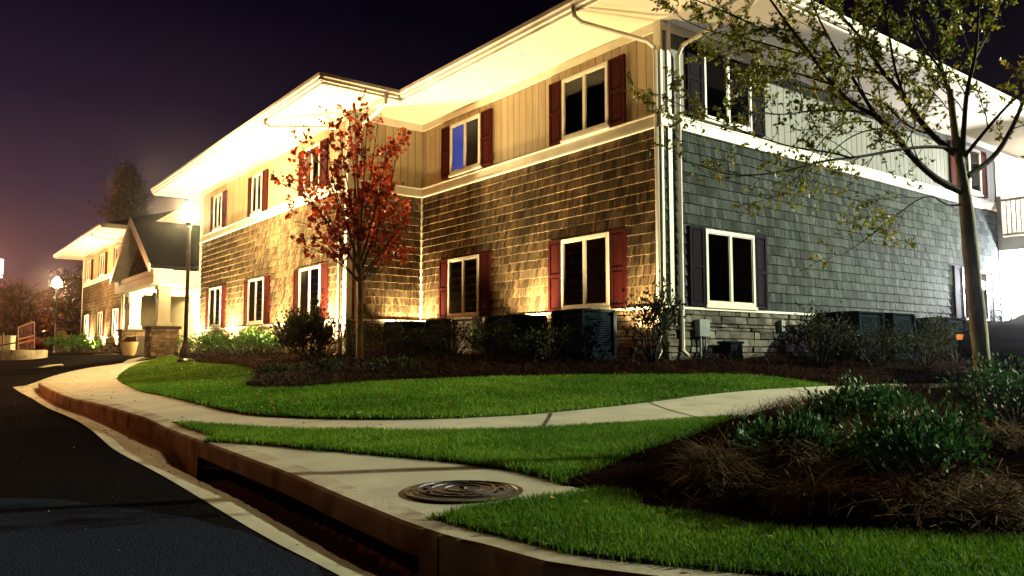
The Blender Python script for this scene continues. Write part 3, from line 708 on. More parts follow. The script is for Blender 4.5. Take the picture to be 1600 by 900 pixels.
# windows
def window(W, a0, a1, z0, z1, sh=.37, shm='shutter', blinds=None, room='inside', trimw=.055, only=None):
    mb = MB(); f = trimw
    mb.wbox(W, a0, a0 + f, .0, .085, z0, z1); mb.wbox(W, a1 - f, a1, .0, .085, z0, z1)
    mb.wbox(W, a0 + f, a1 - f, .0, .084, z1 - f, z1); mb.wbox(W, a0 + f, a1 - f, .0, .084, z0, z0 + f)
    mc = (a0 + a1) / 2; mb.wbox(W, mc - .028, mc + .028, .0, .081, z0 + f, z1 - f)
    for q0, q1 in ((a0 + f, mc - .028), (mc + .028, a1 - f)):
        t = .018
        mb.wbox(W, q0, q0 + t, .03, .070, z0 + f, z1 - f); mb.wbox(W, q1 - t, q1, .03, .070, z0 + f, z1 - f)
        mb.wbox(W, q0 + t, q1 - t, .03, .070, z1 - f - t, z1 - f); mb.wbox(W, q0 + t, q1 - t, .03, .070, z0 + f, z0 + f + t)
    mb.wbox(W, a0 - .03, a1 + .03, .0, .10, z0 - .05, z0 - .003)
    w = mb.build('window', M['frame'], bld)
    mb = MB(); mb.wbox(W, a0 + f, a1 - f, .028, .034, z0 + f, z1 - f); mb.build('window_interior', M[room], w)
    for q0, q1, bl in ((a0 + f, mc - .028, 0), (mc + .028, a1 - f, 1)):
        P4 = [W.p(q0, .060, z0 + f), W.p(q1, .060, z0 + f), W.p(q1, .060, z1 - f), W.p(q0, .060, z1 - f)]
        if W.t_[1] * W.n[0] - W.t_[0] * W.n[1] < 0: P4 = P4[::-1]      # face outward
        mb = MB(); mb.quad(*P4); mb.build('pane', M['glass'], w, recalc=False)
        if blinds and blinds[bl]:
            mb = MB(); a = q0 + .02
            while a < q1 - .03:
                mb.hexa([W.p(a, .038, z0 + f + .02), W.p(a + .055, .050, z0 + f + .02), W.p(a + .055, .052, z0 + f + .02), W.p(a, .040, z0 + f + .02),
                         W.p(a, .038, z1 - f - .02), W.p(a + .055, .050, z1 - f - .02), W.p(a + .055, .052, z1 - f - .02), W.p(a, .040, z1 - f - .02)]); a += .062
            mb.build('blind', M[blinds[bl]], w)
    if sh:
        for b0, b1 in ((a0 - sh - .02, a0 - .02), (a1 + .02, a1 + sh + .02)):
            if only == 'first' and b0 > a0: continue
            mb = MB(); z0s, z1s = z0 - .03, z1 + .02; e = .055
            mb.wbox(W, b0 + e, b1 - e, .03, .052, z0s + e, z1s - e)
            mb.wbox(W, b0, b0 + e, .02, .068, z0s, z1s); mb.wbox(W, b1 - e, b1, .02, .068, z0s, z1s)
            zm = (z0s + z1s) / 2
            for k0, k1 in ((z0s, z0s + e), (zm - e / 2, zm + e / 2), (z1s - e, z1s)): mb.wbox(W, b0 + e, b1 - e, .02, .066, k0, k1)
            for k0, k1 in ((z0s + e + .03, zm - e / 2 - .03), (zm + e / 2 + .03, z1s - e - .03)): mb.wbox(W, b0 + e + .025, b1 - e - .025, .05, .060, k0, k1)
            mb.build('shutter', M[shm], w)
    return w
B1, B2 = (None, 'blind'), ('blind', 'blind')
window(WA, 1.18, 2.40, 1.52, 2.80, blinds=B1[::-1]); window(WA, 5.05, 6.23, 1.52, 2.80, blinds=(None, None))
window(WA, 1.16, 2.36, 4.66, 5.80, blinds=(None, None)); window(WA, 5.02, 6.18, 4.70, 5.83, blinds=('blue_blind', None), room='blue_room')
window(WB, .95, 2.28, 1.53, 2.80, shm='shutter_dark', blinds=(None, 'blind')); window(WB, 1.0, 2.30, 4.70, 5.97, shm='shutter_dark', sh=.40, trimw=.040)
window(WB, 10.55, 11.95, 1.50, 2.78, shm='shutter_dark'); window(WB, 10.62, 11.9, 4.72, 5.85, shm='shutter')
for a0, a1 in ((8.8, 10.03), (12.5, 13.7), (16.22, 17.38)):
    window(W2, a0 - 7.5, a1 - 7.5, 1.55, 2.78, blinds=B1, trimw=.042)
for a0, a1 in ((8.95, 9.86), (12.85, 13.62), (16.4, 17.2)):
    window(W2, a0 - 7.5, a1 - 7.5 , 4.66, 5.74, blinds=B1, sh=.36, trimw=.038)
for a in (1.1, 4.9, 8.8):
    window(W3, a, a + 1.2, 1.55, 2.78, trimw=.035); window(W3, a, a + 1.2, 4.66, 5.74, trimw=.035)
window(WC, 3.0, 4.3, 1.15, 2.75, sh=.36)

# eaves: soffit, fascia + gutter along the outline, roof
EA, EB = 1.35, 1.6
out = [(-EA, -EB), (-EA, 6.14), (-1.9 - EA + .1, 6.14), (-1.9 - EA + .1, 20.1), (-EA, 20.1), (-EA, 29.0), (-1.9 - EA + .1, 29.0), (-1.9 - EA + .1, 43.1), (14.5, 43.1), (14.5, -EB)]
mb = MB()
mb.box(-EA, 14.5, -EB, 6.139, ZS, ZS + .05)
mb.box(-3.15, 14.5, 6.14, 20.1, ZS, ZS + .05); mb.box(-EA, 14.5, 20.101, 28.999, ZS, ZS + .05); mb.box(-3.15, 14.5, 29.0, 43.1, ZS, ZS + .05)
mb.build('soffit', M['soffit'], bld)
mb = MB()
for i in range(len(out)):
    a = np.array(out[i], float); b = np.array(out[(i + 1) % len(out)], float); d = (b - a); Ln = np.linalg.norm(d); d /= Ln; n = np.array([-d[1], d[0]])
    mid = (a + b) / 2 + n * .2
    if inside(out, np.array([mid[0]]), np.array([mid[1]]))[0]: n = -n
    W = Wall(a[0], a[1], tuple(d), tuple(n))
    mb.wbox(W, -.015, Ln + .015, -.03, .02, ZS - .03, ZS + .17)
    # K-style gutter profile swept along the edge
    prof = [(.021, ZS + .02), (.085, ZS + .02), (.10, ZS + .07), (.125, ZS + .10), (.13, ZS + .165), (.118, ZS + .165), (.112, ZS + .11), (.021, ZS + .05)]
    ea = .11 if i in (0, 2, 7, 8, 9) else -.11; eb = .11 if i in (1, 6, 7, 8, 9) else -.11
    for (p0, z0), (p1, z1) in zip(prof, prof[1:] + prof[:1]):
        mb.quad(W.p(-ea, p0, z0), W.p(Ln + eb, p0, z0), W.p(Ln + eb, p1, z1), W.p(-ea, p1, z1))
mb.build('gutter', M['gutter'], bld)
def hip(x0, x1, y0, y1, z, k=.40, gable=None):
    mb = MB(); w = (x1 - x0) / 2; h = w * k; xm = (x0 + x1) / 2
    a = (x0, y0, z); b = (x1, y0, z); c = (x1, y1, z); d = (x0, y1, z); r0 = (xm, y0 + w, z + h); r1 = (xm, y1 - w, z + h)
    mb.tri(a, b, r0); mb.quad(b, c, r1, r0); mb.tri(c, d, r1); mb.quad(d, a, r0, r1); mb.quad(a, b, c, d); return mb
def hipx(x0, x1, y0, y1, z, k=.40):      # wing whose ridge runs into the building
    mb = MB(); w = (y1 - y0) / 2; h = w * k; ym = (y0 + y1) / 2
    a = (x0, y0, z); b = (x0, y1, z); r0 = (x0 + w, ym, z + h); r1 = (x1, ym, z + h); c = (x1, y1, z); d = (x1, y0, z)
    mb.tri(a, b, r0); mb.quad(b, c, r1, r0); mb.quad(a, r0, r1, d); mb.quad(a, d, c, b); mb.tri(c, d, r1); return mb
q = hip(-EA, 14.5, -EB, 43.1, ZS + .16); 
for r2 in (hipx(-3.15, 6, 6.14, 20.1, ZS + .165), hipx(-3.15, 6, 29.0, 43.1, ZS + .165)):
    n0 = len(q.v); q.v += r2.v; q.f += [tuple(i + n0 for i in f) for f in r2.f]; q.t += r2.t
q.build('roof', M['roof'], bld)
# recessed soffit lamps, unlit
for x, y in ((-.75, 5.2), (-.8, 6.6), (-2.5, 8.4), (-2.5, 9.6), (-2.5, 14.0), (-.9, 2.6)):
    mb = MB(); mb.lathe((x, y, ZS), [(.085, -.012), (.085, .0)], 20); c_ = mb.build('soffit_lamp', M['gutter'], bld)
# downspouts with swan-neck elbows
def spout(pts, r=.038):
    mb = MB(); mb.tube(chaikin(pts, 2) if False else [tuple(p) for p in pts], r, 8); return mb.build('downspout', M['gutter'], bld, smooth_sh=True)
spout([(-1.42, .55, ZS + .04), (-1.40, .53, ZS - .12), (-1.30, .49, ZS - .20), (-.22, .10, ZS - .36), (-.10, .05, ZS - .45), (-.085, .04, ZS - .6), (-.085, .04, .75), (-.16, .04, .66)])
spout([(.31, -1.62, ZS + .04), (.31, -1.60, ZS - .12), (.31, -1.50, ZS - .2), (.31, -.2, ZS - .40), (.31, -.09, ZS - .55), (.31, -.085, .78), (.31, -.2, .68)])
spout([(-3.2, 9.3, ZS + .04), (-3.18, 9.28, ZS - .12), (-3.08, 9.2, ZS - .18), (-2.1, 7.85, ZS - .34), (-1.99, 7.74, ZS - .45), (-1.985, 7.72, .75), (-2.1, 7.72, .66)])
spout([(-1.75, 6.08, ZS + .02), (-1.75, 6.12, ZS - .14), (-1.74, 6.3, ZS - .2), (-1.72, 7.25, ZS - .35), (-1.71, 7.42, ZS - .5), (-1.70, 7.43, .75)], .042)
spout([(-3.2, 31.6, ZS + .04), (-3.18, 31.6, ZS - .12), (-2.1, 30.65, ZS - .34), (-1.99, 30.6, ZS - .5), (-1.98, 30.6, .8)])
# balcony block at the far end of the grey side
WD = Wall(13.0, .0, (0, -1), (-1, 0))       # a wall facing the lawn beyond the balcony, a = distance out from the grey side
WE = Wall(15.2, 0.0, (0, -1), (-1, 0))
mb = MB(); mb.box(15.2, 22, -9, 0.0, .2, ZS); mb.box(13.0, 22, 0.0, 3, .2, ZS); mb.build('wall', M['groove'], bld)
def lap(name, W, L0, L1, z0, z1, m, h=.13):
    mb = MB(); z = z0
    while z < z1:
        mb.hexa([W.p(L0, 0, z), W.p(L1, 0, z), W.p(L1, .03, z), W.p(L0, .03, z), W.p(L0, 0, z + h), W.p(L1, 0, z + h), W.p(L1, .006, z + h), W.p(L0, .006, z + h)]); z += h
    return mb.build(name, m, bld)
lap('lap_siding', WE, .0, 9, .6, 3.4, M['trim']); lap('lap_siding', WE, .0, 9, 3.75, 5.95, M['trim'])
WF = Wall(13.0, 0.0, (1, 0), (0, -1)); lap('lap_siding', WF, .05, 2.2, .6, 5.95, M['cream'])
window(WE, 1.2, 2.4, 1.5, 2.75, sh=.42); window(WE, 1.1, 2.6, 4.5, 5.7, sh=.4)
mb = MB(); mb.box(12.9, 15.2, -5.6, -.04, 3.40, 3.66); mb.build('balcony_floor', M['trim'], bld)
mb = MB(); mb.box(12.86, 12.9, -5.62, -.04, 3.36, 3.70)
mb.box(12.92, 12.97, -5.6, -.05, 4.66, 4.72); mb.box(12.92, 12.97, -5.6, -.05, 3.76, 3.81)
for k in range(50):
    y = -.12 - k * .11; mb.box(12.93, 12.955, y - .012, y + .012, 3.8, 4.67)
for y in (-.08, -2.7, -5.55): mb.box(12.89, 13.0, y - .05, y + .05, 3.66, 4.8)
mb.build('balcony_railing', M['trim'], bld)
for y in (-2.7, -5.5):
    mb = MB(); mb.box(12.93, 13.09, y - .08, y + .08, .3, 3.4); mb.build('balcony_post', M['trim'], bld)
mb = MB(); mb.box(12.9, 22, -9.6, -EB - .13, ZS, ZS + .25); mb.build('balcony_roof', M['soffit'], bld)
ch = empty('deck_chair', tuple(LW(14.2, -1.2)) + (3.66,), BROT + .5); tag(ch, 'red-brown wooden chair on the balcony behind the white railing', 'chair')
mb = MB(); mb.box(-.27, .27, -.27, .27, .40, .45); mb.build('seat', M['bench'], ch)
mb = MB(); [mb.box(-.27 + i * .11, -.19 + i * .11, .22, .26, .45, 1.0) for i in range(5)]; mb.build('backrest', M['bench'], ch)
for sx in (-1, 1):
    for sy in (-1, 1):
        mb = MB(); mb.box(sx * .25 - .025, sx * .25 + .025, sy * .25 - .025, sy * .25 + .025, 0, .40); mb.build('leg', M['bench'], ch)

# entry porch
P0s, P1s, PV = 20.34, 26.9, -3.0
mb = MB()
mb.box(PV, 0, P0s, P1s, 3.42, 3.60); mb.box(PV + .02, 0, P0s + .02, P0s + .30, 3.12, 3.42); mb.box(PV + .02, 0, P1s - .3, P1s - .02, 3.12, 3.42); mb.box(PV + .021, PV + .32, P0s + .301, P1s - .301, 3.10, 3.42)
mb.build('porch_beam', M['soffit'], bld)
ym = (P0s + P1s) / 2; zr = 5.65
mb = MB()
def slope(y_e, y_r, z_e, z_r, x0, x1, th=.12):
    mb.hexa([(x0, y_e, z_e), (x1, y_e, z_e), (x1, y_r, z_r), (x0, y_r, z_r), (x0, y_e, z_e + th), (x1, y_e, z_e + th), (x1, y_r, z_r + th), (x0, y_r, z_r + th)])
slope(P0s - .06, ym, 3.62, zr, PV - .12, 1.2); slope(P1s + .06, ym, 3.62, zr, PV - .12, 1.2)
mb.build('porch_roof', M['roof'], bld)
mb = MB()       # rake boards and their wide pale underside
for ye in (P0s - .06, P1s + .06):
    for x0, x1, o0, o1 in ((PV - .17, PV - .12, -.12, .15), (PV - .12, PV + .62, -.03, .0)):
        mb.hexa([(x0, ye, 3.62 + o0), (x1, ye, 3.62 + o0), (x1, ym, zr + o0), (x0, ym, zr + o0), (x0, ye, 3.62 + o1 - .003), (x1, ye, 3.62 + o1 - .003), (x1, ym, zr + o1 - .003), (x0, ym, zr + o1 - .003)])
mb.build('rake_board', M['gutter'], bld)
mb = MB(); r = np.random.default_rng(9); hh = .17; z = 3.60
while z < zr - .1:      # shingled gable
    half = (zr - z) / (zr - 3.6) * (ym - P0s) - .05; y = ym - half
    while y < ym + half:
        w = r.uniform(.1, .2); y1 = min(y + w - .006, ym + half)
        mb.hexa([(PV + .42, y, z), (PV + .46, y, z), (PV + .46, y1, z), (PV + .42, y1, z), (PV + .445, y, z + hh), (PV + .46, y, z + hh), (PV + .46, y1, z + hh), (PV + .445, y1, z + hh)], r.uniform(0, 1)); y += w
    z += hh
M['gable'] = mat('brightened_gable_shingle', (.34, .20, .09), (.20, .11, .05), 6, .85, tint=(.6, 1.2)); mb.build('brightened_gable_shingle', M['gable'], bld)  # same shingle as the walls, brightened in colour to stand for light
for s0, s1, x1, col in ((20.95, 21.85, -1.95, 1), (25.55, 26.5, -1.95, 1)):
    WP = Wall(-2.85, s0, (0, 1), (-1, 0)); WQ = Wall(-2.85, s0, (1, 0), (0, -1))
    mb = MB(); mb.box(-2.85, x1, s0, s1, .4, 1.56); mb.box(-2.92, x1 + .07, s0 - .07, s1 + .07, 1.56, 1.66); pr = mb.build('stone_pier', M['mortar'], bld)
    stone('pier_stone', WP, 0, s1 - s0, .5, 1.56, 11, pr, .03); stone('pier_stone', WQ, 0, x1 + 2.85, .5, 1.56, 12, pr, .03)
    cx_, cy_ = (-2.85 + x1) / 2, (s0 + s1) / 2
    mb = MB(); mb.box(cx_ - .2, cx_ + .2, cy_ - .2, cy_ + .2, 1.66, 3.12); mb.box(cx_ - .25, cx_ + .25, cy_ - .25, cy_ + .25, 1.661, 1.80); mb.box(cx_ - .25, cx_ + .25, cy_ - .25, cy_ + .25, 2.98, 3.119)
    mb.build('porch_column', M['trim'], bld)
mb = MB(); mb.box(-2.75, -2.45, 23.6, 25.54, .5, 1.35); wl = mb.build('low_stone_wall', M['mortar'], bld); stone('pier_stone', Wall(-2.75, 23.6, (0, 1), (-1, 0)), 0, 1.9, .5, 1.35, 14, wl, .03)
mb = MB(); mb.box(-.03, .0, 24.2, 25.3, .7, 2.85); mb.box(-.05, -.03, 24.1, 24.2, .7, 2.95); mb.box(-.05, -.03, 25.3, 25.4, .7, 2.95); dr = mb.build('entry_door', M['trim'], bld)
# porch wall lanterns
def lantern(v, s, z, label, light=None):
    x, y = LW(v, s); t = empty('wall_lantern', (x, y, z), BROT); tag(t, label, 'wall lamp', 'dark lanterns of the entry porch')
    mb = MB(); mb.box(-.01, .02, -.05, .05, -.12, .12); mb.build('back_plate', M['black'], t)
    mb = MB(); mb.lathe((-.09, 0, -.14), [(.02, 0), (.055, .02), (.07, .20), (.085, .21), (.02, .27)], 10); mb.build('lantern_body', M['black'], t); return t
lantern(-2.62, 21.4, 2.75, 'small dark lantern on the near porch column'); lantern(-2.62, 26.0, 2.6, 'small dark lantern on the far porch column')
lantern(-.02, 21.9, 2.3, 'small dark lantern on the cream wall inside the porch')

# entry planter
x, y = LW(-3.15, s_at(201, -3.15)); pz = g1(x, y)
mb = MB(); mb.lathe((0, 0, 0), [(.20, 0), (.27, .25), (.30, .42), (.32, .5), (.27, .5), (.25, .44)], 24); pl = mb.build('planter', M['terracotta'], smooth_sh=True, loc=(x, y, pz)); tag(pl, 'round clay planter glowing beside the low porch wall', 'planter')

# ------------------------------------------------------------------ air conditioners and utilities
def ac_unit(v, s, w, h, m, label, group, face=0.0):
    h -= .06; x, y = LW(v, s); t = empty('air_conditioner', (x, y, g1(x, y) + .02), BROT + face); tag(t, label, 'air conditioner', group)
    hw = w / 2; mb = MB(); mb.box(-hw - .03, hw + .03, -hw - .03, hw + .03, 0, .07); mb.build('pad', M['ac'], t)
    mb = MB(); mb.box(-hw + .02, hw - .02, -hw + .02, hw - .02, .07, h - .03)
    for sx in (-1, 1):
        for sy in (-1, 1): mb.box(sx * hw - .035, sx * hw + .035, sy * hw - .035, sy * hw + .035, .071, h - .03)
    mb.box(-hw - .02, hw + .02, -hw - .02, hw + .02, h - .03, h); mb.box(-hw - .01, hw + .01, -hw - .01, hw + .01, .072, .12)
    mb.build('cabinet', m, t, bevel=.006)
    mb = MB(); n = int((h - .2) / .035)
    for k in range(n):
        z = .14 + k * .035
        for a in range(4):
            c, s_ = math.cos(a * math.pi / 2), math.sin(a * math.pi / 2)
            P = [(-hw + .04, -hw - .004, z), (hw - .04, -hw - .004, z), (hw - .04, -hw + .012, z + .02), (-hw + .04, -hw + .012, z + .02)]
            P2 = [(p[0], p[1] , p[2] + .006) for p in P]
            mb.hexa([(p[0] * c - p[1] * s_, p[0] * s_ + p[1] * c, p[2]) for p in P + P2])
    mb.build('louvre', m, t)
    mb = MB()
    for r_ in (.1, .18, .26): mb.tube([(r_ * math.cos(a), r_ * math.sin(a), h + .012) for a in np.linspace(0, 2 * math.pi, 25)], .006, 5)
    for a in range(6): c, s_ = math.cos(a * math.pi / 6), math.sin(a * math.pi / 6); mb.tube([(-.28 * c, -.28 * s_, h + .010), (.28 * c, .28 * s_, h + .010)], .005, 5)
    mb.build('fan_grille', M['black'], t); return t
gA, gB = 'air conditioners along the lit shingle wall', 'air conditioners along the grey side wall'
ac_unit(-1.08, .72, .66, .84, M['ac'], 'large dark air conditioner nearest the building corner, under the burgundy-shuttered window', gA)
ac_unit(-1.05, 2.50, .72, .80, M['ac'], 'dark air conditioner half hidden by twigs between the two ground-floor windows', gA)
ac_unit(-1.0, 3.75, .66, .80, M['ac_pale'], 'pale air conditioner in the middle of the lit shingle wall', gA)
ac_unit(-1.1, 4.6, .62, .78, M['ac'], 'dark air conditioner beside the pale one, below the dark window', gA)
ac_unit(-1.0, 6.35, .72, .80, M['ac'], 'dark air conditioner in the inner corner of the lit wall', gA)
ac_unit(3.95, -.85, .80, .90, M['ac'], 'first dark air conditioner on the grey side, just past its ground-floor window', gB)
ac_unit(5.15, -.85, .78, .92, M['ac'], 'second dark air conditioner from the corner on the grey side', gB)
ac_unit(7.3, -.85, .80, .90, M['ac'], 'third dark air conditioner from the corner on the grey side', gB)
ac_unit(8.9, -.85, .80, .90, M['ac'], 'dark air conditioner on the grey side nearest the trunk of the yellowing tree', gB)
x, y = LW(.78, 0); t = empty('meter_box', (x, y, 0), BROT); tag(t, 'grey utility meter box on the stone base under the grey side window', 'meter box')
mb = MB(); mb.box(-.13, .13, -.16, -.055, 1.0, 1.28); mb.build('box', M['metal'], t, bevel=.006)
mb = MB(); mb.tube([(-.06, -.11, 1.0), (-.06, -.11, .6)], .02, 8); mb.tube([(.08, -.11, 1.0), (.08, -.11, .62)], .014, 8); mb.build('conduit', M['metal'], t)
x, y = LW(1.25, -.3); mb = MB(); mb.box(-.16, .16, -.12, .12, 0, .30); mb.box(-.18, .18, -.14, .14, .30, .34)
o = mb.build('utility_pedestal', M['ac'], loc=(x, y, g1(x, y)), bevel=.012); o.rotation_euler.z = BROT; tag(o, 'small blue-grey utility box on the mulch beneath the meter', 'utility box')
x, y = LW(3.0, 0); mb = MB(); mb.box(-.05, .05, -.14, -.05, 1.12, 1.32); o = mb.build('junction_box', M['metal'], loc=(x, y, 0), bevel=.005); o.rotation_euler.z = BROT; tag(o, 'narrow pale junction box on the stone base right of the grey side window', 'junction box')

# ------------------------------------------------------------------ wall floodlights
WARM = (1.0, .74, .36)
def uplight(v, s, label, power, aim=(.25, 0), cone=118, z=.24, blend=1.0):
    x, y = LW(v, s); gz = g1(x, y); t = empty('floodlight', (x, y, gz), BROT); tag(t, label, 'floodlight', 'warm floodlights in the bed at the foot of the wall')
    mb = MB(); mb.tube([(0, 0, -.05), (0, 0, z - .1)], .014, 8); mb.build('stake', M['black'], t)
    mb = MB(); mb.lathe((0, 0, z - .1), [(.03, 0), (.05, .02), (.06, .06), (.06, .075)], 14); mb.build('housing', M['black'], t)
    mb = MB(); mb.lathe((0, 0, z - .030), [(.045, 0), (.045, .005)], 14); mb.build('lens', M['lens'], t)
    p = np.array([*LW(v, s), gz + z]); tt = np.array([*LW(v + aim[0], s + aim[1]), gz + z + 1.0])
    lamp('SPOT', 'floodlight_beam', tuple(p), power, WARM, .04, tuple(tt), cone, blend)
uplight(-.5, .22, 'floodlight beside the large air conditioner at the building corner', 1250, (.10, .12), 116)
uplight(-.58, 3.2, 'floodlight between the two ground-floor windows of the near bay', 2900, (.08, .0), 112)
uplight(-.52, 7.12, 'floodlight in the inner corner behind the red maple', 2900, (.12, .05), 118)
uplight(-2.42, 8.05, 'floodlight at the near corner of the projecting wing', 6200, (.16, .0), 140)
uplight(-2.42, 11.3, 'floodlight between the first two windows of the projecting wing', 6700, (.12, 0), 140)
uplight(-2.42, 15.0, 'floodlight behind the green juniper on the projecting wing', 6700, (.12, 0), 140)
uplight(-2.42, 18.3, 'floodlight at the porch end of the projecting wing', 4800, (.12, -.05), 140)
for s in (31.2, 34.6, 38.4): uplight(-2.42, s, {31.2: 'floodlight beside the porch end of the far wing', 34.6: 'floodlight in the middle of the far wing', 38.4: 'floodlight toward the far end of the distant wing'}[s], 6000, (.12, 0), 140)
def down(v, s, z, label, power):
    x, y = LW(v, s); mb = MB(); mb.lathe((0, 0, 0), [(.11, 0), (.11, .03)], 18); o = mb.build('ceiling_lamp', M['porchlens'], loc=(x, y, z - .03)); tag(o, label, 'ceiling lamp', 'round lit lamps in the porch ceiling')
    lamp('POINT', 'porch_light', (x, y, z - .12), power * 5, (1.0, .74, .32), .08)
down(-1.5, 22.0, 3.41, 'round lit ceiling lamp at the near end of the porch', 330); down(-1.5, 25.2, 3.41, 'round lit ceiling lamp at the far end of the porch', 330)
# cold light under the balcony
x, y = LW(12.75, -1.75); t = empty('security_light', (*LW(15.12, -1.0), 2.95), BROT); tag(t, 'glaring cold security light under the balcony at the end of the grey side', 'security light')
mb = MB(); mb.box(-.22, .08, -.10, .10, -.03, .12); mb.build('housing', M['metal'], t, bevel=.008)
mb = MB(); mb.box(-.30, -.221, -.12, .12, -.05, .12); mb.build('lens', M['coldlens'], t)
lamp('POINT', 'security_light_glow', (*LW(13.6, -.85), 2.55), 4700, (.93, .94, 1.0), .12)
lamp('POINT', 'balcony_light_glow', (*LW(14.2, -2.0), 5.6), 750, (.96, .95, 1.0), .12)

# ------------------------------------------------------------------ street lamps
def street_lamp(x, y, zb, zg, label, gm, gr=.17):
    t = empty('street_lamp', (x, y, zb)); tag(t, label, 'street lamp', 'black post lamps with acorn globes'); H = zg - zb
    mb = MB(); mb.lathe((0, 0, 0), [(.17, 0), (.17, .06), (.13, .10), (.12, .32), (.09, .40), (.06, .48)], 16)
    mb.build('base', M['black'], t, smooth_sh=True)
    mb = MB(); mb.tube([(0, 0, .4), (0, 0, H - .30)], [.052, .040], 12); mb.build('post', M['black'], t, smooth_sh=True)
    mb = MB(); mb.lathe((0, 0, H - .36), [(.04, 0), (.06, .02), (.06, .05), (.045, .07), (.10, .14), (.12, .17)], 16); mb.build('collar', M['black'], t, smooth_sh=True)
    mb = MB(); mb.lathe((0, 0, H - .19), [(.10, 0), (gr, .10), (gr * 1.06, .20), (gr * .9, .32), (gr * .5, .42), (.03, .50)], 20); mb.build('globe', gm, t, smooth_sh=True)
    mb = MB(); mb.lathe((0, 0, H + .305), [(.03, 0), (.035, .02), (.012, .09)], 10); mb.build('finial', M['black'], t); return t
Y = 18.7; street_lamp((291 - 800) / F * Y, Y, g1((291 - 800) / F * Y, Y), CZ + (550 - 333) / F * Y, 'tall black street lamp with glowing globe at the tip of the lawn', M['globe'], .20)
Y = 37.0; street_lamp((86 - 800) / F * Y, Y, g1((86 - 800) / F * Y, Y), CZ + (550 - 443) / F * Y, 'distant black street lamp with glowing globe beyond the driveway', M['globe_far'], .20)

# ------------------------------------------------------------------ manhole
mh = ong(724, 768); t = empty('manhole_cover', (mh[0], mh[1], g1(*mh) + .002)); tag(t, 'round dark iron manhole cover set in the concrete apron', 'manhole cover')
mb = MB(); mb.lathe((0, 0, 0), [(.315, 0), (.315, .006), (.285, .010), (.278, .003)], 48); mb.build('ring', M['iron'], t)
mb = MB(); mb.lathe((0, 0, 0), [(.272, 0.0), (.272, .009), (.0, .012)], 48)
mb.build('cover', M['iron'], t)
mb = MB()
for r_ in (.24, .17, .10): mb.tube([(r_ * math.cos(a), r_ * math.sin(a), .013) for a in np.linspace(0, 2 * math.pi, 41)], .005, 5)
for a in range(0, 12): c, s_ = math.cos(a * math.pi / 6), math.sin(a * math.pi / 6); mb.box(*sorted((.20 * c - .012, .20 * c + .012)), *sorted((.20 * s_ - .012, .20 * s_ + .012)), .010, .017)
mb.tube([(-.02, .03, .016), (.01, .0, .016), (.02, -.05, .016)], .006, 5)
mb.build('raised_ring', M['iron'], t)

# ------------------------------------------------------------------ plants
def leafquads(P, size, aspect=.5, out=None, flat=.5, droop=0.0):
    n = len(P); a = rng.normal(size=(n, 3)); 
    if out is not None: a = a * flat + out
    a[:, 2] -= droop
    a /= np.linalg.norm(a, axis=1, keepdims=True) + 1e-9
    b = np.cross(a, rng.normal(size=(n, 3))); b /= np.linalg.norm(b, axis=1, keepdims=True) + 1e-9
    nrm = np.cross(a, b)
    s = (size * rng.uniform(.6, 1.3, n))[:, None]
    V = np.stack([P, P + a * s * .45 + b * s * aspect * .5 + nrm * s * .08, P + a * s, P + a * s * .45 - b * s * aspect * .5 + nrm * s * .08], 1).reshape(-1, 3)
    Fq = np.arange(n * 4).reshape(n, 4); return V, Fq
def shrub(name, x, y, rx, ry, h, n, size, m, label, cat='shrub', group=None, aspect=.5, stems=7, z=None, gap=.35, upright=.6, wood='bark_dark'):
    z = g1(x, y) if z is None else z; t = empty(name, (x, y, z)); tag(t, label, cat, group)
    mb = MB(); tips = []
    for k in range(stems):
        a = rng.uniform(0, 2 * math.pi); r_ = math.sqrt(rng.uniform(.05, 1)); tip = np.array([rx * r_ * math.cos(a), ry * r_ * math.sin(a), h * (1 - .45 * r_ ** 2) * rng.uniform(.75, 1.0)])
        b = np.array([tip[0] * .12, tip[1] * .12, -.03]); mid = b * .45 + tip * .55 + rng.normal(0, .03, 3) * h; mb.tube([b, mid, tip], [.012, .008, .003], 5); tips.append((b, mid, tip))
        for _ in range(2):
            u_ = rng.uniform(.35, .9); p = mid * (1 - u_) + tip * u_; q = p + rng.normal(0, .16, 3) * h * [1, 1, .4] + [0, 0, .12 * h]; mb.tube([p, q], [.005, .002], 4); tips.append((p, (p + q) / 2, q))
    mb.build('stem', M[wood], t)
    k = rng.integers(0, len(tips), n); u_ = rng.uniform(.3, 1.05, n) ** .7; T = np.array(tips)[k]
    P = np.where((u_ < .5)[:, None], T[:, 0] * (1 - 2 * u_)[:, None] + T[:, 1] * (2 * u_)[:, None], T[:, 1] * (2 - 2 * u_)[:, None] + T[:, 2] * (2 * u_ - 1)[:, None])
    P += rng.normal(0, 1, (n, 3)) * np.array([rx, ry, h]) * gap * .3; P[:, 2] = np.maximum(P[:, 2], .01)
    d = P / np.array([rx, ry, h]); d[:, 2] += upright
    V, Fq = leafquads(P, size, aspect, d, .6)
    fast_mesh('foliage', V, Fq, M[m], t, tint=np.clip(rng.normal(.5, .25, n), 0, 1)); return t
sg = 'low glossy shrubs on the near bed'
def sh_px(u, v, dz=0.1): return ong(u, v, dz)
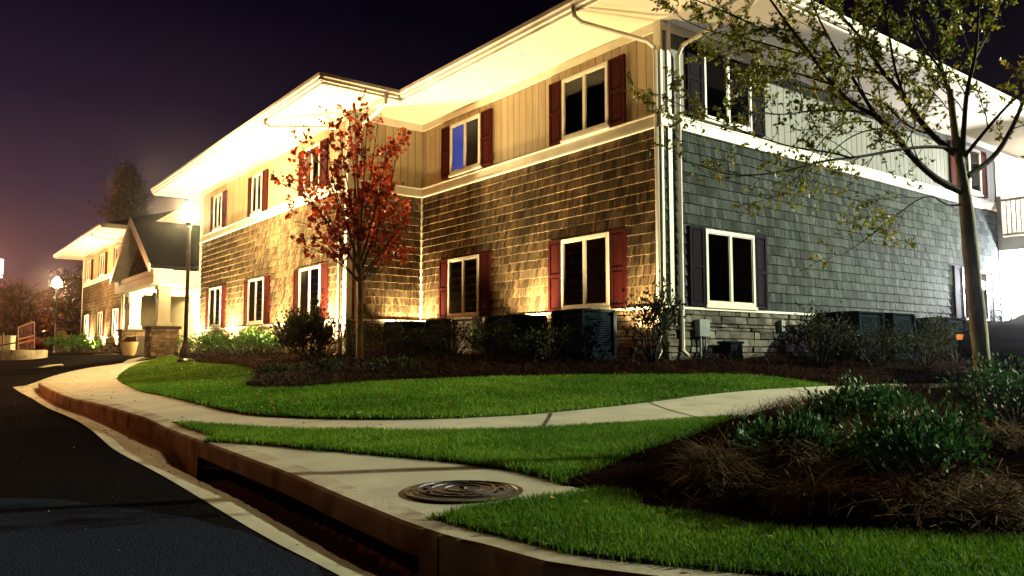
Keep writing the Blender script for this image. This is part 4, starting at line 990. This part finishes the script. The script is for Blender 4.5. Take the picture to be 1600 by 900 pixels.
for (u, v, rx, h, n, lab) in [(1228, 712, .30, .24, 1100, 'glossy green shrub at the tip of the near bed, nearest the pavement'),
                              (1345, 672, .36, .30, 1300, 'tallest glossy green shrub in the middle of the near bed, against the path'),
                              (1285, 678, .22, .19, 560, 'small glossy shrub tucked between the two larger ones of the near bed'),
                              (1445, 752, .33, .28, 1500, 'glossy green shrub in front of the leaning tree trunk'),
                              (1400, 655, .22, .16, 500, 'low glossy shrub behind the tallest one, beside the path'),
                              (1590, 672, .36, .42, 1300, 'leafy green shrub at the edge of the photo in front of the dark car')]:
    x, y = ong(u, v, .12); shrub('evergreen_shrub', x, y, rx, rx * .9, h, int(n * 1.3), .036, 'shrub_leaf', lab, 'shrub', sg, aspect=.52, stems=18, z=float(zbed(np.array([x]), np.array([y]))[0]) - .01, gap=.45, upright=.9)
gb = 'shrubs in the bed along the building'
def bs(v, s, rx, h, n, size, m, lab, **k):
    n = int(n * 1.9) if m == 'dull_leaf' else n; rx *= 1.08 if m == 'dull_leaf' else 1
    x, y = LW(v, s); return shrub('foundation_shrub', x, y, rx, rx, h, n, size, m, lab, 'shrub', gb, **k)
bs(-2.9, s_at(332, -2.9), .95, .62, 2600, .06, 'bright_leaf', 'bright green spreading juniper beside the tall street lamp', stems=34)
bs(-2.9, s_at(372, -2.9), .95, .70, 3000, .06, 'bright_leaf', 'bright green spreading juniper under the middle window of the projecting wing', stems=36)
bs(-2.9, s_at(404, -2.9), .65, .55, 1500, .06, 'bright_leaf', 'smaller green juniper next to the tall bush of the projecting wing', stems=28)
bs(-3.0, s_at(482, -3.0), .55, 1.0, 2600, .07, 'dull_leaf', 'tall upright bush under the first window of the projecting wing', stems=20)
for i, (u, v, r_, lab) in enumerate([(440, 590, .34, 'low dark plant at the rounded end of the bed, beside the lawn'), (510, 585, .34, 'low dark plant left of the maple trunk'), (612, 582, .34, 'low dark plant right of the maple trunk')]):
    x, y = ong(u, v); shrub('low_plant', x, y, r_, r_ * .8, .2, 520, .06, 'dull_leaf', lab, 'shrub', 'low plants at the front of the long bed', aspect=.4, stems=16, upright=.8)
dark = [(-2.0, .55, .42, .62, 'thin twiggy bush in front of the large corner air conditioner'), (-1.9, 2.0, .45, .72, 'thin twiggy bush between the two nearest air conditioners of the lit wall'), (-1.9, 3.3, .45, .70, 'twiggy dark bush in front of the second air conditioner of the lit wall'),
        (-1.95, 4.5, .40, .55, 'low twiggy bush in front of the pale air conditioner'), (-1.95, 5.7, .48, .72, 'twiggy bush under the dark ground-floor window'), (-2.0, 6.7, .50, .80, 'twiggy reddish bush in the inner corner right of the maple'), (-2.6, 7.1, .4, 1.0, 'tall thin bush at the corner downspout behind the maple')]
for v, s, r_, h, lab in dark: bs(v, s, r_, h, 520, .05, 'dull_leaf', lab, stems=18)
bs(-.75, -.40, .36, 1.15, 800, .06, 'dull_leaf', 'tall leafy bush right at the building corner downspouts', stems=20)
for v, s, r_, h, n, lab in [(2.1, -1.35, .5, .95, 700, 'arching twiggy bush below the grey side window'), (3.1, -1.8, .55, .75, 700, 'dark twiggy bush in front of the first grey side air conditioner'), (4.6, -1.85, .55, .70, 650, 'dark bush between the first two grey side air conditioners'),
                            (6.2, -1.7, .65, .95, 1200, 'rounded leafy bush in the middle of the grey side wall'), (7.9, -1.7, .7, .95, 1300, 'rounded leafy bush before the last grey side air conditioners'), (9.7, -1.5, .7, .95, 1200, 'rounded leafy bush just left of the leaning trunk'), (11.4, -1.4, .7, .85, 900, 'rounded leafy bush behind the leaning trunk, under the bright wall')]:
    bs(v, s, r_, h, n, .055, 'dull_leaf', lab, stems=22)
x, y = LW(-3.4, 34.5); shrub('foundation_shrub', x, y, 1.5, 1.0, .8, 1500, .12, 'bright_leaf', 'bright green hedge bush in front of the far wing', 'shrub', gb, stems=30)

# trees
def limb3(px, Y0, dY):
    n = len(px); return [at_depth(u, v, Y0 + dY * (i / max(1, n - 1)) ** 1.1) for i, (u, v) in enumerate(px)]
def smooth_line(pts, k=2): return [np.array(p) for p in chaikin(pts, k)]
# --- yellowing tree on the near bed
TY = 6.1
tb = ong(1546, 662, .1); TY = tb[1]
tree = empty('leaning_tree', (tb[0], tb[1], g1(*tb))); tag(tree, 'young tree with smooth leaning trunk and sparse yellowing leaves on the near bed', 'tree')
off = np.array(tree.location)
def Tm(pts): return [np.array(p) - off for p in pts]
mb = MB()
trunk = smooth_line(limb3([(1552, 690), (1546, 662), (1538, 600), (1531, 530), (1524, 462), (1517, 400), (1512, 345), (1507, 300), (1500, 255), (1492, 205), (1484, 140)], TY, 0.0), 1)
rad = np.interp(np.linspace(0, 1, len(trunk)), [0, .08, .3, .62, .75, 1], [.068, .057, .054, .048, .033, .020])
mb.tube(Tm(trunk), rad * (1 + .04 * np.sin(np.arange(len(trunk)) * 1.9)), 14)
mb.build('trunk', M['bark'], tree, smooth_sh=True)
limbs = [
    ([(1508, 302), (1485, 292), (1460, 278), (1424, 245), (1396, 206), (1381, 188), (1335, 164), (1300, 132), (1262, 78), (1225, 30), (1190, -20)], -.6, .034),
    ([(1396, 206), (1376, 192), (1360, 168), (1330, 118), (1300, 70), (1275, 20), (1255, -30)], -.4, .022),
    ([(1503, 248), (1462, 218), (1424, 172), (1406, 140), (1380, 116), (1350, 64), (1310, 20), (1280, -30)], .5, .032),
    ([(1500, 250), (1492, 200), (1484, 142), (1470, 108), (1463, 54), (1460, -20)], .2, .032),
    ([(1503, 246), (1506, 200), (1510, 142), (1524, 90), (1528, 40), (1530, -20)], -.3, .026),
    ([(1512, 275), (1556, 245), (1584, 196), (1602, 150), (1640, 110), (1680, 40)], .4, .028),
    ([(1507, 245), (1538, 206), (1578, 160), (1606, 140), (1650, 60)], -.5, .018),
    ([(1500, 236), (1466, 228), (1410, 232), (1340, 246), (1290, 250), (1217, 270), (1146, 276), (1086, 256)], -.9, .017),
    ([(1330, 247), (1300, 238), (1240, 231), (1190, 216), (1157, 203), (1100, 181), (1046, 156)], .5, .010),
    ([(1500, 320), (1480, 322), (1450, 300), (1395, 340), (1352, 375), (1320, 396)], -.5, .009),
    ([(1360, 190), (1320, 190), (1290, 212), (1262, 250), (1240, 300)], -.6, .008),
    ([(1385, 200), (1345, 205), (1310, 226), (1280, 262)], .6, .008),
    ([(1300, 132), (1255, 118), (1210, 103), (1165, 103), (1130, 90)], .5, .010),
    ([(1382, 117), (1340, 104), (1260, 88), (1168, 60), (1110, 50), (1066, 30)], .7, .012),
    ([(1268, 80), (1220, 60), (1160, 30), (1100, 5), (1060, -10)], -.5, .010),
    ([(1424, 172), (1400, 120), (1390, 60), (1380, 0), (1376, -40)], -.7, .014),
    ([(1470, 108), (1440, 70), (1420, 20), (1410, -30)], -.6, .013),
    ([(1524, 90), (1550, 40), (1566, -10)], .4, .013),
    ([(1462, 285), (1440, 262), (1420, 215), (1432, 190)], .4, .007),
    ([(1350, 175), (1310, 172), (1270, 172), (1225, 180), (1180, 176)], -.7, .010),
    ([(1455, 210), (1420, 200), (1370, 150), (1330, 140), (1280, 142), (1235, 130)], .7, .010),
]
tw = MB(); leafP = []; leafD = []
leaf_k = lambda p: 1.9 if p[2] > 2.35 else (1.1 if p[2] > 2.0 else .6)
def twig(p, d, ln, r_, lv):
    k = 4; pts = [p]; dd = d.copy()
    for i in range(k):
        dd = dd + rng.normal(0, .16, 3) + np.array([0, 0, .05]); dd /= np.linalg.norm(dd); pts.append(pts[-1] + dd * ln / k)
    tw.tube(pts, np.linspace(r_, r_ * .35, k + 1), 5, cap=False)
    if lv > 0:
        for i in range(1, k + 1):
            for _ in range(rng.integers(1, 3)):
                side = rng.normal(0, 1, 3); side -= dd * side.dot(dd); side /= np.linalg.norm(side) + 1e-9; q = dd * .65 + side * .6 + np.array([0, 0, .12]); q /= np.linalg.norm(q)
                twig(pts[i], q, ln * rng.uniform(.4, .65), r_ * .55, lv - 1)
    else:
        nl = rng.poisson(leaf_n * leaf_k(pts[0]))
        for _ in range(nl):
            j = rng.uniform(.15, 1); i = min(int(j * k), k - 1); f = j * k - i; leafP.append(pts[i] * (1 - f) + pts[i + 1] * f); leafD.append(dd * .6 + rng.normal(0, .6, 3))
leaf_n = 11.0
for px, dY, r0 in limbs:
    start_dy = 0.0
    L3 = smooth_line(limb3(px, TY, dY), 2); L3 = Tm(L3); m_ = len(L3); rr = np.linspace(r0 * .82, max(.0028, r0 * .15), m_)
    tw.tube(L3, rr, 9, cap=False)
    Ltot = sum(np.linalg.norm(L3[i + 1] - L3[i]) for i in range(m_ - 1)); acc = 0; nxt = Ltot * .22
    for i in range(1, m_):
        sd = np.linalg.norm(L3[i] - L3[i - 1]); acc += sd
        while acc > nxt:
            d = L3[i] - L3[i - 1]; d /= np.linalg.norm(d); side = rng.normal(0, 1, 3) * [1, 1.3, .8]; side -= d * side.dot(d); side /= np.linalg.norm(side) + 1e-9
            q = d * .7 + side * .65 + np.array([0, 0, .18]); q /= np.linalg.norm(q)
            fr = nxt / Ltot; twig(L3[i], q, rng.uniform(.22, .42) * (1.05 - .35 * fr), max(.0022, rr[i] * .4) if rr[i] < .012 else .0045, 1)
            nxt += rng.uniform(.10, .17)
    twig(L3[-1], (L3[-1] - L3[-2]) / np.linalg.norm(L3[-1] - L3[-2]), .3, .003, 1)
tw.build('branch', M['bark_dark'], tree, smooth_sh=True)
lp = np.array(leafP); ld = np.array(leafD)
V, Fq = leafquads(lp, .036, .5, ld, .5, .15)
print('leaves near tree', len(lp))
big = np.sin(lp[:, 0] * 3.1) * np.sin(lp[:, 2] * 2.7 + lp[:, 0])
fast_mesh('crown', V, Fq, M['yellow_leaf'], tree, tint=np.clip(rng.normal(.45, .24, len(lp)) + .18 * big, 0, 1))

# --- red maple
MY = 14.5
mx, my = (562 - 800) / F * MY, MY; maple = empty('red_maple', (mx, my, g1(mx, my))); tag(maple, 'slender maple with dark red autumn leaves in front of the wing corner', 'tree'); off = np.array(maple.location)
mb = MB(); tr = limb3([(562, 566), (562, 520), (563, 470), (562, 430), (561, 360), (560, 300), (557, 230), (555, 160)], MY, 0); mb.tube(Tm(tr), [.075, .058, .054, .050, .036, .026, .014, .005], 10); mb.build('trunk', M['bark'], maple, smooth_sh=True)
tw = MB(); leafP = []; leafD = []; leaf_n = 5.2; leaf_k = lambda p: 1.0
ml = [([(562, 440), (520, 398), (480, 352), (448, 346)], .3), ([(562, 425), (510, 352), (470, 302), (424, 287)], -.4), ([(562, 412), (520, 305), (490, 245), (460, 230)], .2), ([(563, 400), (540, 285), (526, 205)], -.5),
      ([(564, 420), (600, 345), (622, 265), (630, 222)], .3), ([(564, 432), (606, 385), (638, 352)], -.4), ([(562, 392), (580, 285), (594, 188)], .5), ([(563, 380), (570, 265), (576, 178)], -.6), ([(564, 440), (602, 412), (630, 398)], .5),
      ([(562, 430), (530, 370), (500, 330), (462, 262)], .8), ([(562, 400), (555, 300), (545, 190)], .8), ([(563, 410), (590, 330), (606, 250)], -.9), ([(562, 436), (545, 360), (520, 300), (505, 232)], -1.0), ([(562, 436), (580, 380), (600, 320), (612, 280)], 1.0),
      ([(562, 442), (540, 420), (505, 398), (470, 385)], -.6), ([(563, 440), (585, 415), (618, 375), (632, 330)], .2)]
for px, dY in ml:
    px = [(562 + (u_ - 562) * .90, v_) for u_, v_ in px]
    L3 = Tm(smooth_line(limb3(px, MY, dY), 2)); m_ = len(L3); rr = np.linspace(.020, .004, m_); tw.tube(L3, rr, 6, cap=False); acc = 0; nxt = .35
    for i in range(1, m_):
        acc += np.linalg.norm(L3[i] - L3[i - 1])
        while acc > nxt:
            d = L3[i] - L3[i - 1]; d /= np.linalg.norm(d); side = rng.normal(0, 1, 3); side -= d * side.dot(d); side /= np.linalg.norm(side) + 1e-9; q = d * .75 + side * .6 + np.array([0, 0, .25]); q /= np.linalg.norm(q)
            twig(L3[i], q, rng.uniform(.25, .45), .005, 1); nxt += rng.uniform(.16, .26)
tw.build('branch', M['bark_dark'], maple)
lp = np.array(leafP); keep = rng.uniform(0, 1, len(lp)) < np.clip(1.25 - .28 * (lp[:, 2] - 2.3), .25, 1); lp = lp[keep]; ld = np.array(leafD)[keep]
V, Fq = leafquads(lp, .085, .85, ld, .5, .5); print('leaves maple', len(lp))
fast_mesh('crown', V, Fq, M['red_leaf'], maple, tint=np.clip(rng.normal(.42, .27, len(lp)), 0, 1))

# --- background trees
def bgtree(x, y, h, w, label, m, n=2500, size=.25, z=None, trunk_r=.12, conifer=False, bare=.3):
    z = g1(x, min(y, 85)) if z is None else z; t = empty('pine_tree' if conifer else 'background_tree', (x, y, z)); tag(t, label, 'tree', 'trees beyond the driveway' if not conifer else None)
    mb = MB(); mb.tube([(0, 0, -.1), (0, 0, h * .4), (w * .03, 0, h * .97)], [trunk_r, trunk_r * .7, trunk_r * .12], 8); tips = []
    nb = 46 if conifer else 26
    for k in range(nb):
        a = rng.uniform(0, 2 * math.pi); f = (k + .5) / nb
        if conifer: zz = h * (.30 + .68 * f); ln = w * (1.05 - f) * rng.uniform(.65, 1.15); q = np.array([math.cos(a) * ln, math.sin(a) * ln, zz - .05 * ln + (.1 * h * (f))])
        else: zz = h * (.22 + .5 * f); ln = w * math.sin(math.pi * (.2 + .72 * f)) * rng.uniform(.6, 1.1); q = np.array([math.cos(a) * ln, math.sin(a) * ln, zz + h * .28 * rng.uniform(.6, 1)])
        p = np.array([0, 0, zz]); mid = (p + q) / 2 + [0, 0, .04 * h * (-1 if conifer else -.5)]; mb.tube([p, mid, q], [trunk_r * .3, trunk_r * .18, .02], 5, cap=False); tips.append((p, mid, q))
        if not conifer:
            for _ in range(3):
                u_ = rng.uniform(.3, .95); b = mid * (1 - u_) + q * u_; e = b + rng.normal(0, .12, 3) * h * [1, 1, .5] + [0, 0, .08 * h]; mb.tube([b, e], [.03, .012], 4, cap=False); tips.append((b, (b + e) / 2, e))
    mb.build('trunk', M['bark_dark'], t)
    T = np.array(tips)[rng.integers(0, len(tips), n)]; u_ = rng.uniform(bare, 1.05, n)[:, None]; P = T[:, 0] * (1 - u_) ** 2 + 2 * T[:, 1] * u_ * (1 - u_) + T[:, 2] * u_ ** 2 + rng.normal(0, .035 * h if not conifer else .025 * h, (n, 3)) * [1, 1, .6]
    V, Fq = leafquads(P, size, .16 if conifer else .5); fast_mesh('crown', V, Fq, M[m], t, tint=np.clip(rng.normal(.5, .25, n), 0, 1)); return t
def litter(poly, n, zf, size, m, label, name, cat):
    q_ = scatter(poly, n); z = zf(q_[:, 0], q_[:, 1]); P = np.stack([q_[:, 0], q_[:, 1], z + .006], 1)
    a = rng.uniform(0, 6.28, n); d = np.stack([np.cos(a), np.sin(a), rng.normal(0, .15, n)], 1); b = np.stack([-np.sin(a), np.cos(a), rng.normal(0, .25, n)], 1); s_ = (size * rng.uniform(.5, 1.2, n))[:, None]
    V = np.stack([P, P + d * s_ * .4 + b * s_ * .35 + [0, 0, .004], P + d * s_, P + d * s_ * .4 - b * s_ * .35 + [0, 0, .006]], 1).reshape(-1, 3)
    o = fast_mesh(name, V, np.arange(n * 4).reshape(n, 4), M[m], tint=np.clip(rng.normal(.5, .3, n), 0, 1)); tag(o, label, cat, kind='stuff')
litter(main_poly, 260, lambda x, y: G(x, y) + .05, .05, 'red_leaf', 'fallen leaves scattered over the main lawn', 'fallen_leaves', 'leaves')
litter(near_poly, 160, lambda x, y: G(x, y) + .045, .03, 'yellow_leaf', 'fallen leaves in the near lawn and along the kerb', 'fallen_leaves', 'leaves')
litter(walk_poly, 110, lambda x, y: G(x, y), .035, 'straw', 'dry leaf bits on the pavement', 'leaf_litter', 'leaves')
litter(gut_poly, 260, lambda x, y: zgut(x, y), .028, 'straw', 'dark leaf bits and grit in the gutter', 'gutter_litter', 'litter')
litter([tuple(Gt[4]), tuple(Gt[-4]), (-1.2, 2.0), (-6.0, 2.5), (-9, 8), (-9, 14)], 260, lambda x, y: zroad(x, y) + .003, .011, 'straw_tuft', 'pale grit specks standing for glints on the road', 'road_grit_glint', 'grit')  # pale stones paint the glints of the road surface
def bx(u, Y): return (u - 800) / F * Y
bgtree(bx(30, 46), 46, 3.9 + .4, 1.9, 'small half-bare tree behind the ramp railing', 'back_leaf', 1500, .14)
bgtree(bx(128, 47), 47, 4.6, 1.9, 'small dark-crowned tree right of the distant street lamp', 'back_leaf', 2200, .15)
bgtree(bx(-20, 52), 52, 5.0, 2.6, 'dim tree cut by the edge of the photo behind the railing', 'back_leaf', 1500, .2)
bgtree(bx(75, 66), 66, 5.2, 3.0, 'dim reddish tree behind the distant street lamp', 'back_leaf', 2000, .22)
bgtree(bx(5, 80), 80, 5.6, 4.0, 'low reddish tree on the far skyline above the railing', 'back_leaf', 2200, .3)
bgtree(bx(120, 82), 82, 6.4, 4.0, 'far reddish tree just left of the far wing', 'back_leaf', 2200, .3)
bgtree(bx(190, 62), 62, 13.9, 4.7, 'tall dark pine rising behind the roof of the far wing', 'needle', 9000, .60, z=.8, trunk_r=.22, conifer=True)
n = 9000; P = np.stack([rng.uniform(-130, -40, n), rng.uniform(104, 118, n), rng.beta(1.2, 1.7, n) * 6.0], 1); P[:, 2] *= .55 + .45 * (np.sin(P[:, 0] * .35) * .5 + .5) + .1 * np.sin(P[:, 0] * 1.3); P[:, 2] += 1
V, Fq = leafquads(P, 1.0, .6); o = fast_mesh('treeline', V, Fq, M['back_leaf'], tint=rng.uniform(0, 1, n)); tag(o, 'far dark wood along the skyline beyond the road', 'woods', kind='stuff')

# ------------------------------------------------------------------ dark car on the right
def car(x, y, z, rz, m, label, amber=False):
    t = empty('parked_car', (x, y, z), rz); tag(t, label, 'car')
    prof = [(-2.25, .42), (-2.28, .60), (-2.22, .78), (-1.95, .90), (-1.35, .97), (-.55, 1.36), (.1, 1.44), (.75, 1.40), (1.45, 1.02), (1.95, .97), (2.15, .88), (2.22, .62), (2.18, .40), (1.85, .26), (-1.9, .26)]
    bm = bmesh.new(); n = len(prof); sec = [(-.86, .90, .0), (-.84, .97, .0), (-.70, 1.0, 1.0), (.70, 1.0, 1.0), (.84, .97, .0), (.86, .90, .0)]
    rows = []
    for w, sc, top in ((-.90, .98, 0), (-.62, 1.0, 1), (0, 1.015, 1), (.62, 1.0, 1), (.90, .98, 0)):
        row = []
        for px_, pz in prof:
            yy = w; zz = pz * sc
            if not top and pz > .98: yy = w * .80; zz = pz * .985
            if not top and pz <= .30: yy = w * .96
            row.append(bm.verts.new((px_ * (1 if top else .965), yy, zz)))
        rows.append(row)
    for a, b in zip(rows[:-1], rows[1:]):
        for i in range(n): bm.faces.new((a[i], a[(i + 1) % n], b[(i + 1) % n], b[i]))
    bm.faces.new(rows[0][::-1]); bm.faces.new(rows[-1]); bmesh.ops.recalc_face_normals(bm, faces=bm.faces)
    bmesh.ops.bevel(bm, geom=[e for e in bm.edges if e.calc_face_angle(0) > .25], offset=.045, segments=3, affect='EDGES')
    me = bpy.data.meshes.new('body'); bm.to_mesh(me); bm.free(); me.polygons.foreach_set('use_smooth', [True] * len(me.polygons)); me.materials.append(m); o = bpy.data.objects.new('body', me); COL.objects.link(o); o.parent = t
    for sy in (-1, 1):
        mb = MB(); y0, y1 = sy * .875, sy * .735
        mb.poly([(-1.15, sy * .872, .99), (-.52, sy * .745, 1.30), (.05, sy * .735, 1.37), (.05, sy * .872, .99)]); mb.poly([(.10, sy * .872, .99), (.10, sy * .735, 1.37), (.68, sy * .745, 1.33), (1.28, sy * .872, .99)])
        mb.build('side_window', M['carglass'], t)
        for wx in (-1.4, 1.35):
            mb = MB(); mb.tube([(wx, sy * .70, .33), (wx, sy * .915, .33)], .33, 28); w_ = mb.build('wheel', M['tyre'], t, smooth_sh=True)
            mb = MB(); mb.tube([(wx, sy * .90, .33), (wx, sy * .925, .33)], .20, 20); mb.build('rim', M['metal'], w_)
    mb = MB(); mb.quad((-1.28, -.62, 1.03), (-1.28, .62, 1.03), (-.62, .60, 1.355), (-.62, -.60, 1.355)); mb.build('rear_window', M['carglass'], t)
    for sy in (-1, 1):
        mb = MB(); mb.box(-2.275, -2.20, sy * .74 - .04, sy * .74 + .04, .66, .74); mb.build('tail_light', M['amber'] if amber else M['redcar'], t, bevel=.01)
        mb = MB(); mb.box(2.12, 2.19, sy * .66 - .14, sy * .66 + .14, .66, .80); mb.build('headlight', M['carglass'], t, bevel=.01)
    return t
cx0, cy0 = 9.15, 11.5
car(cx0, cy0, g1(cx0, cy0) - .02, R(8), M['car'], 'dark glossy car behind the leaning trunk at the edge of the photo', True)
x, y = bx(120, 52), 52
car(x - 1.2, y, g1(x, y), R(150), M['redcar'], 'small red car parked far off beside the end of the far wing')

# ------------------------------------------------------------------ ramp with railing, signs and monument on the left
Yr = 28.0
def rp(u, v, Y=Yr): return at_depth(u, v, Y)
base = rp(15, 560); rw = empty('ramp_wall', (bx(10, Yr), Yr, g1(bx(10, Yr), Yr) - .1)); tag(rw, 'low curved concrete ramp wall at the driveway edge', 'ramp')
mb = MB(); o_ = np.array(rw.location); arc = []
for a in np.linspace(-100, 80, 18): arc.append((.62 * math.cos(R(a)) + bx(33, Yr) - o_[0], .8 * math.sin(R(a)) + .4))
arc = arc + [(-7, 1.2), (-7, -.4)]
mb.prism(arc, -.2, .44); mb.build('wall', M['kerbc'], rw, bevel=.03)
rl = empty('ramp_railing', (bx(27, Yr - .3), Yr - .3, .8)); tag(rl, 'rust-brown metal railing on the low ramp wall', 'railing'); o_ = np.array(rl.location)
def q(u, v, Y): return at_depth(u, v, Y) - o_
mb = MB(); mb.tube([q(27.5, 512, Yr - .3), q(27.5, 557, Yr - .3)], .035, 8); mb.tube([q(53, 503, Yr + 1.6), q(53, 545, Yr + 1.6)], .03, 8); mb.tube([q(5, 520, Yr + .6), q(5, 553, Yr + .6)], .03, 8); mb.tube([q(-12, 521, Yr + .8), q(-12, 553, Yr + .8)], .03, 8); mb.build('post', M['rail'], rl)
mb = MB()
for dv in (0, 21, 28): mb.tube([q(27.5, 512 + dv * .9, Yr - .3), q(53, 503 + dv, Yr + 1.6)], .026, 8)
for dv in (0, 22): mb.tube([q(27.5, 513 + dv, Yr - .3), q(-12, 520 + dv, Yr + .8)], .026, 8)
mb.build('handrail', M['rail'], rl)
mb = MB()
for k in range(1, 7):
    f = k / 7; mb.tube([q(27.5 + 25.5 * f, 512 - 9 * f, Yr - .3 + 1.9 * f), q(27.5 + 25.5 * f, 547 - 1 * f, Yr - .3 + 1.9 * f)], .013, 6)
mb.build('baluster', M['rail'], rl)
p = at_depth(8, 537, Yr + 1.8); mb = MB(); mb.box(-.3, .3, -.15, .15, -.33, .28); mb.box(-.33, .33, -.18, .18, .28, .31); o = mb.build('cabinet', M['whitepanel'], bevel=.01, loc=tuple(p)); tag(o, 'cream metal cabinet standing behind the ramp railing', 'cabinet')
# arched stone monument and white post
p = at_depth(96, 526, 48); t = empty('monument_sign', (p[0], p[1], g1(p[0], p[1]))); tag(t, 'arched pale stone monument beyond the driveway, left of the small tree', 'monument')
mb = MB(); w = .34; Hh = 1.45 + CZ - .3 - 0.25
pts = [(-w, 0.0), (w, 0.0)] + [(w * math.cos(a), 1.0 + w * math.sin(a)) for a in np.linspace(0, math.pi, 14)]
n0 = len(mb.v); mb.v += [(a, -.12, b) for a, b in pts] + [(a, .12, b) for a, b in pts]; k = len(pts); mb.f.append(tuple(range(k))[::-1]); mb.f.append(tuple(range(k, 2 * k)))
for i in range(k): mb.f.append((i, (i + 1) % k, k + (i + 1) % k, k + i))
mb.t = [.5] * len(mb.f); mb.build('slab', M['terracotta'], t)
p = at_depth(106.5, 526, 48); mb = MB(); mb.box(-.09, .09, -.09, .09, 0, 1.0); mb.box(-.11, .11, -.11, .11, 1.0, 1.06); o = mb.build('white_post', M['whitepanel'], loc=(p[0], p[1], g1(p[0], p[1]))); tag(o, 'short white post beside the arched monument', 'post')
p = at_depth(-2, 420, 60); t = empty('lit_sign', (p[0], p[1], 1.0)); tag(t, 'tall glowing bluish-white sign panel cut by the edge of the photo', 'sign'); zc = p[2] - 1.0
mb = MB(); mb.box(-.28, .28, -.12, .12, zc - .75, zc + .75); mb.build('face', M['sign_lit'], t); mb = MB(); mb.tube([(0, 0, -.6), (0, 0, zc - .75)], .08, 8); mb.build('pole', M['black'], t)
# the parking lamp and the sodium lamp themselves, outside the frame
for (lx, ly, lz), lab, nm in ((KEY_POS, 'tall parking lot lamp beside the lawn', 'k'), ((-10.6, 12.0, 3.8), 'sodium street lamp across the road', 's')):
    t = empty('parking_lot_lamp', (lx + .35, ly, 0)); tag(t, lab, 'street lamp')
    mb = MB(); mb.tube([(0, 0, -.2), (0, 0, lz + .25)], [.09, .06], 12); mb.build('post', M['black'], t); mb = MB(); mb.box(-.6, 0, -.18, .18, lz + .2, lz + .32); mb.build('lamp_head', M['black'], t, bevel=.02)
# haze glow of the background lamps across the road (sodium lit far slope)
lamp('POINT', 'far_sodium_light', (bx(-60, 60), 58, 7.0), 14000, (1.0, .34, .10), .3)


# added volume: forward-scattering haze standing in for lens glow around the lamps
mb = MB(); mb.box(-170, 60, -12, 128, -2.0, 22); hz = mb.build('added_halo_haze'); tag(hz, kind='stuff')
m = bpy.data.materials.new('lamp_halo_haze'); m.use_nodes = True; nt = m.node_tree; nt.nodes.remove(nt.nodes['Principled BSDF'])
pv = nt.nodes.new('ShaderNodeVolumePrincipled'); pv.inputs['Color'].default_value = (.9, .88, .9, 1); pv.inputs['Density'].default_value = .0006; pv.inputs['Anisotropy'].default_value = .975
nt.links.new(pv.outputs[0], nt.nodes['Material Output'].inputs['Volume']); hz.data.materials.append(m)
cy.volume_bounces = 0
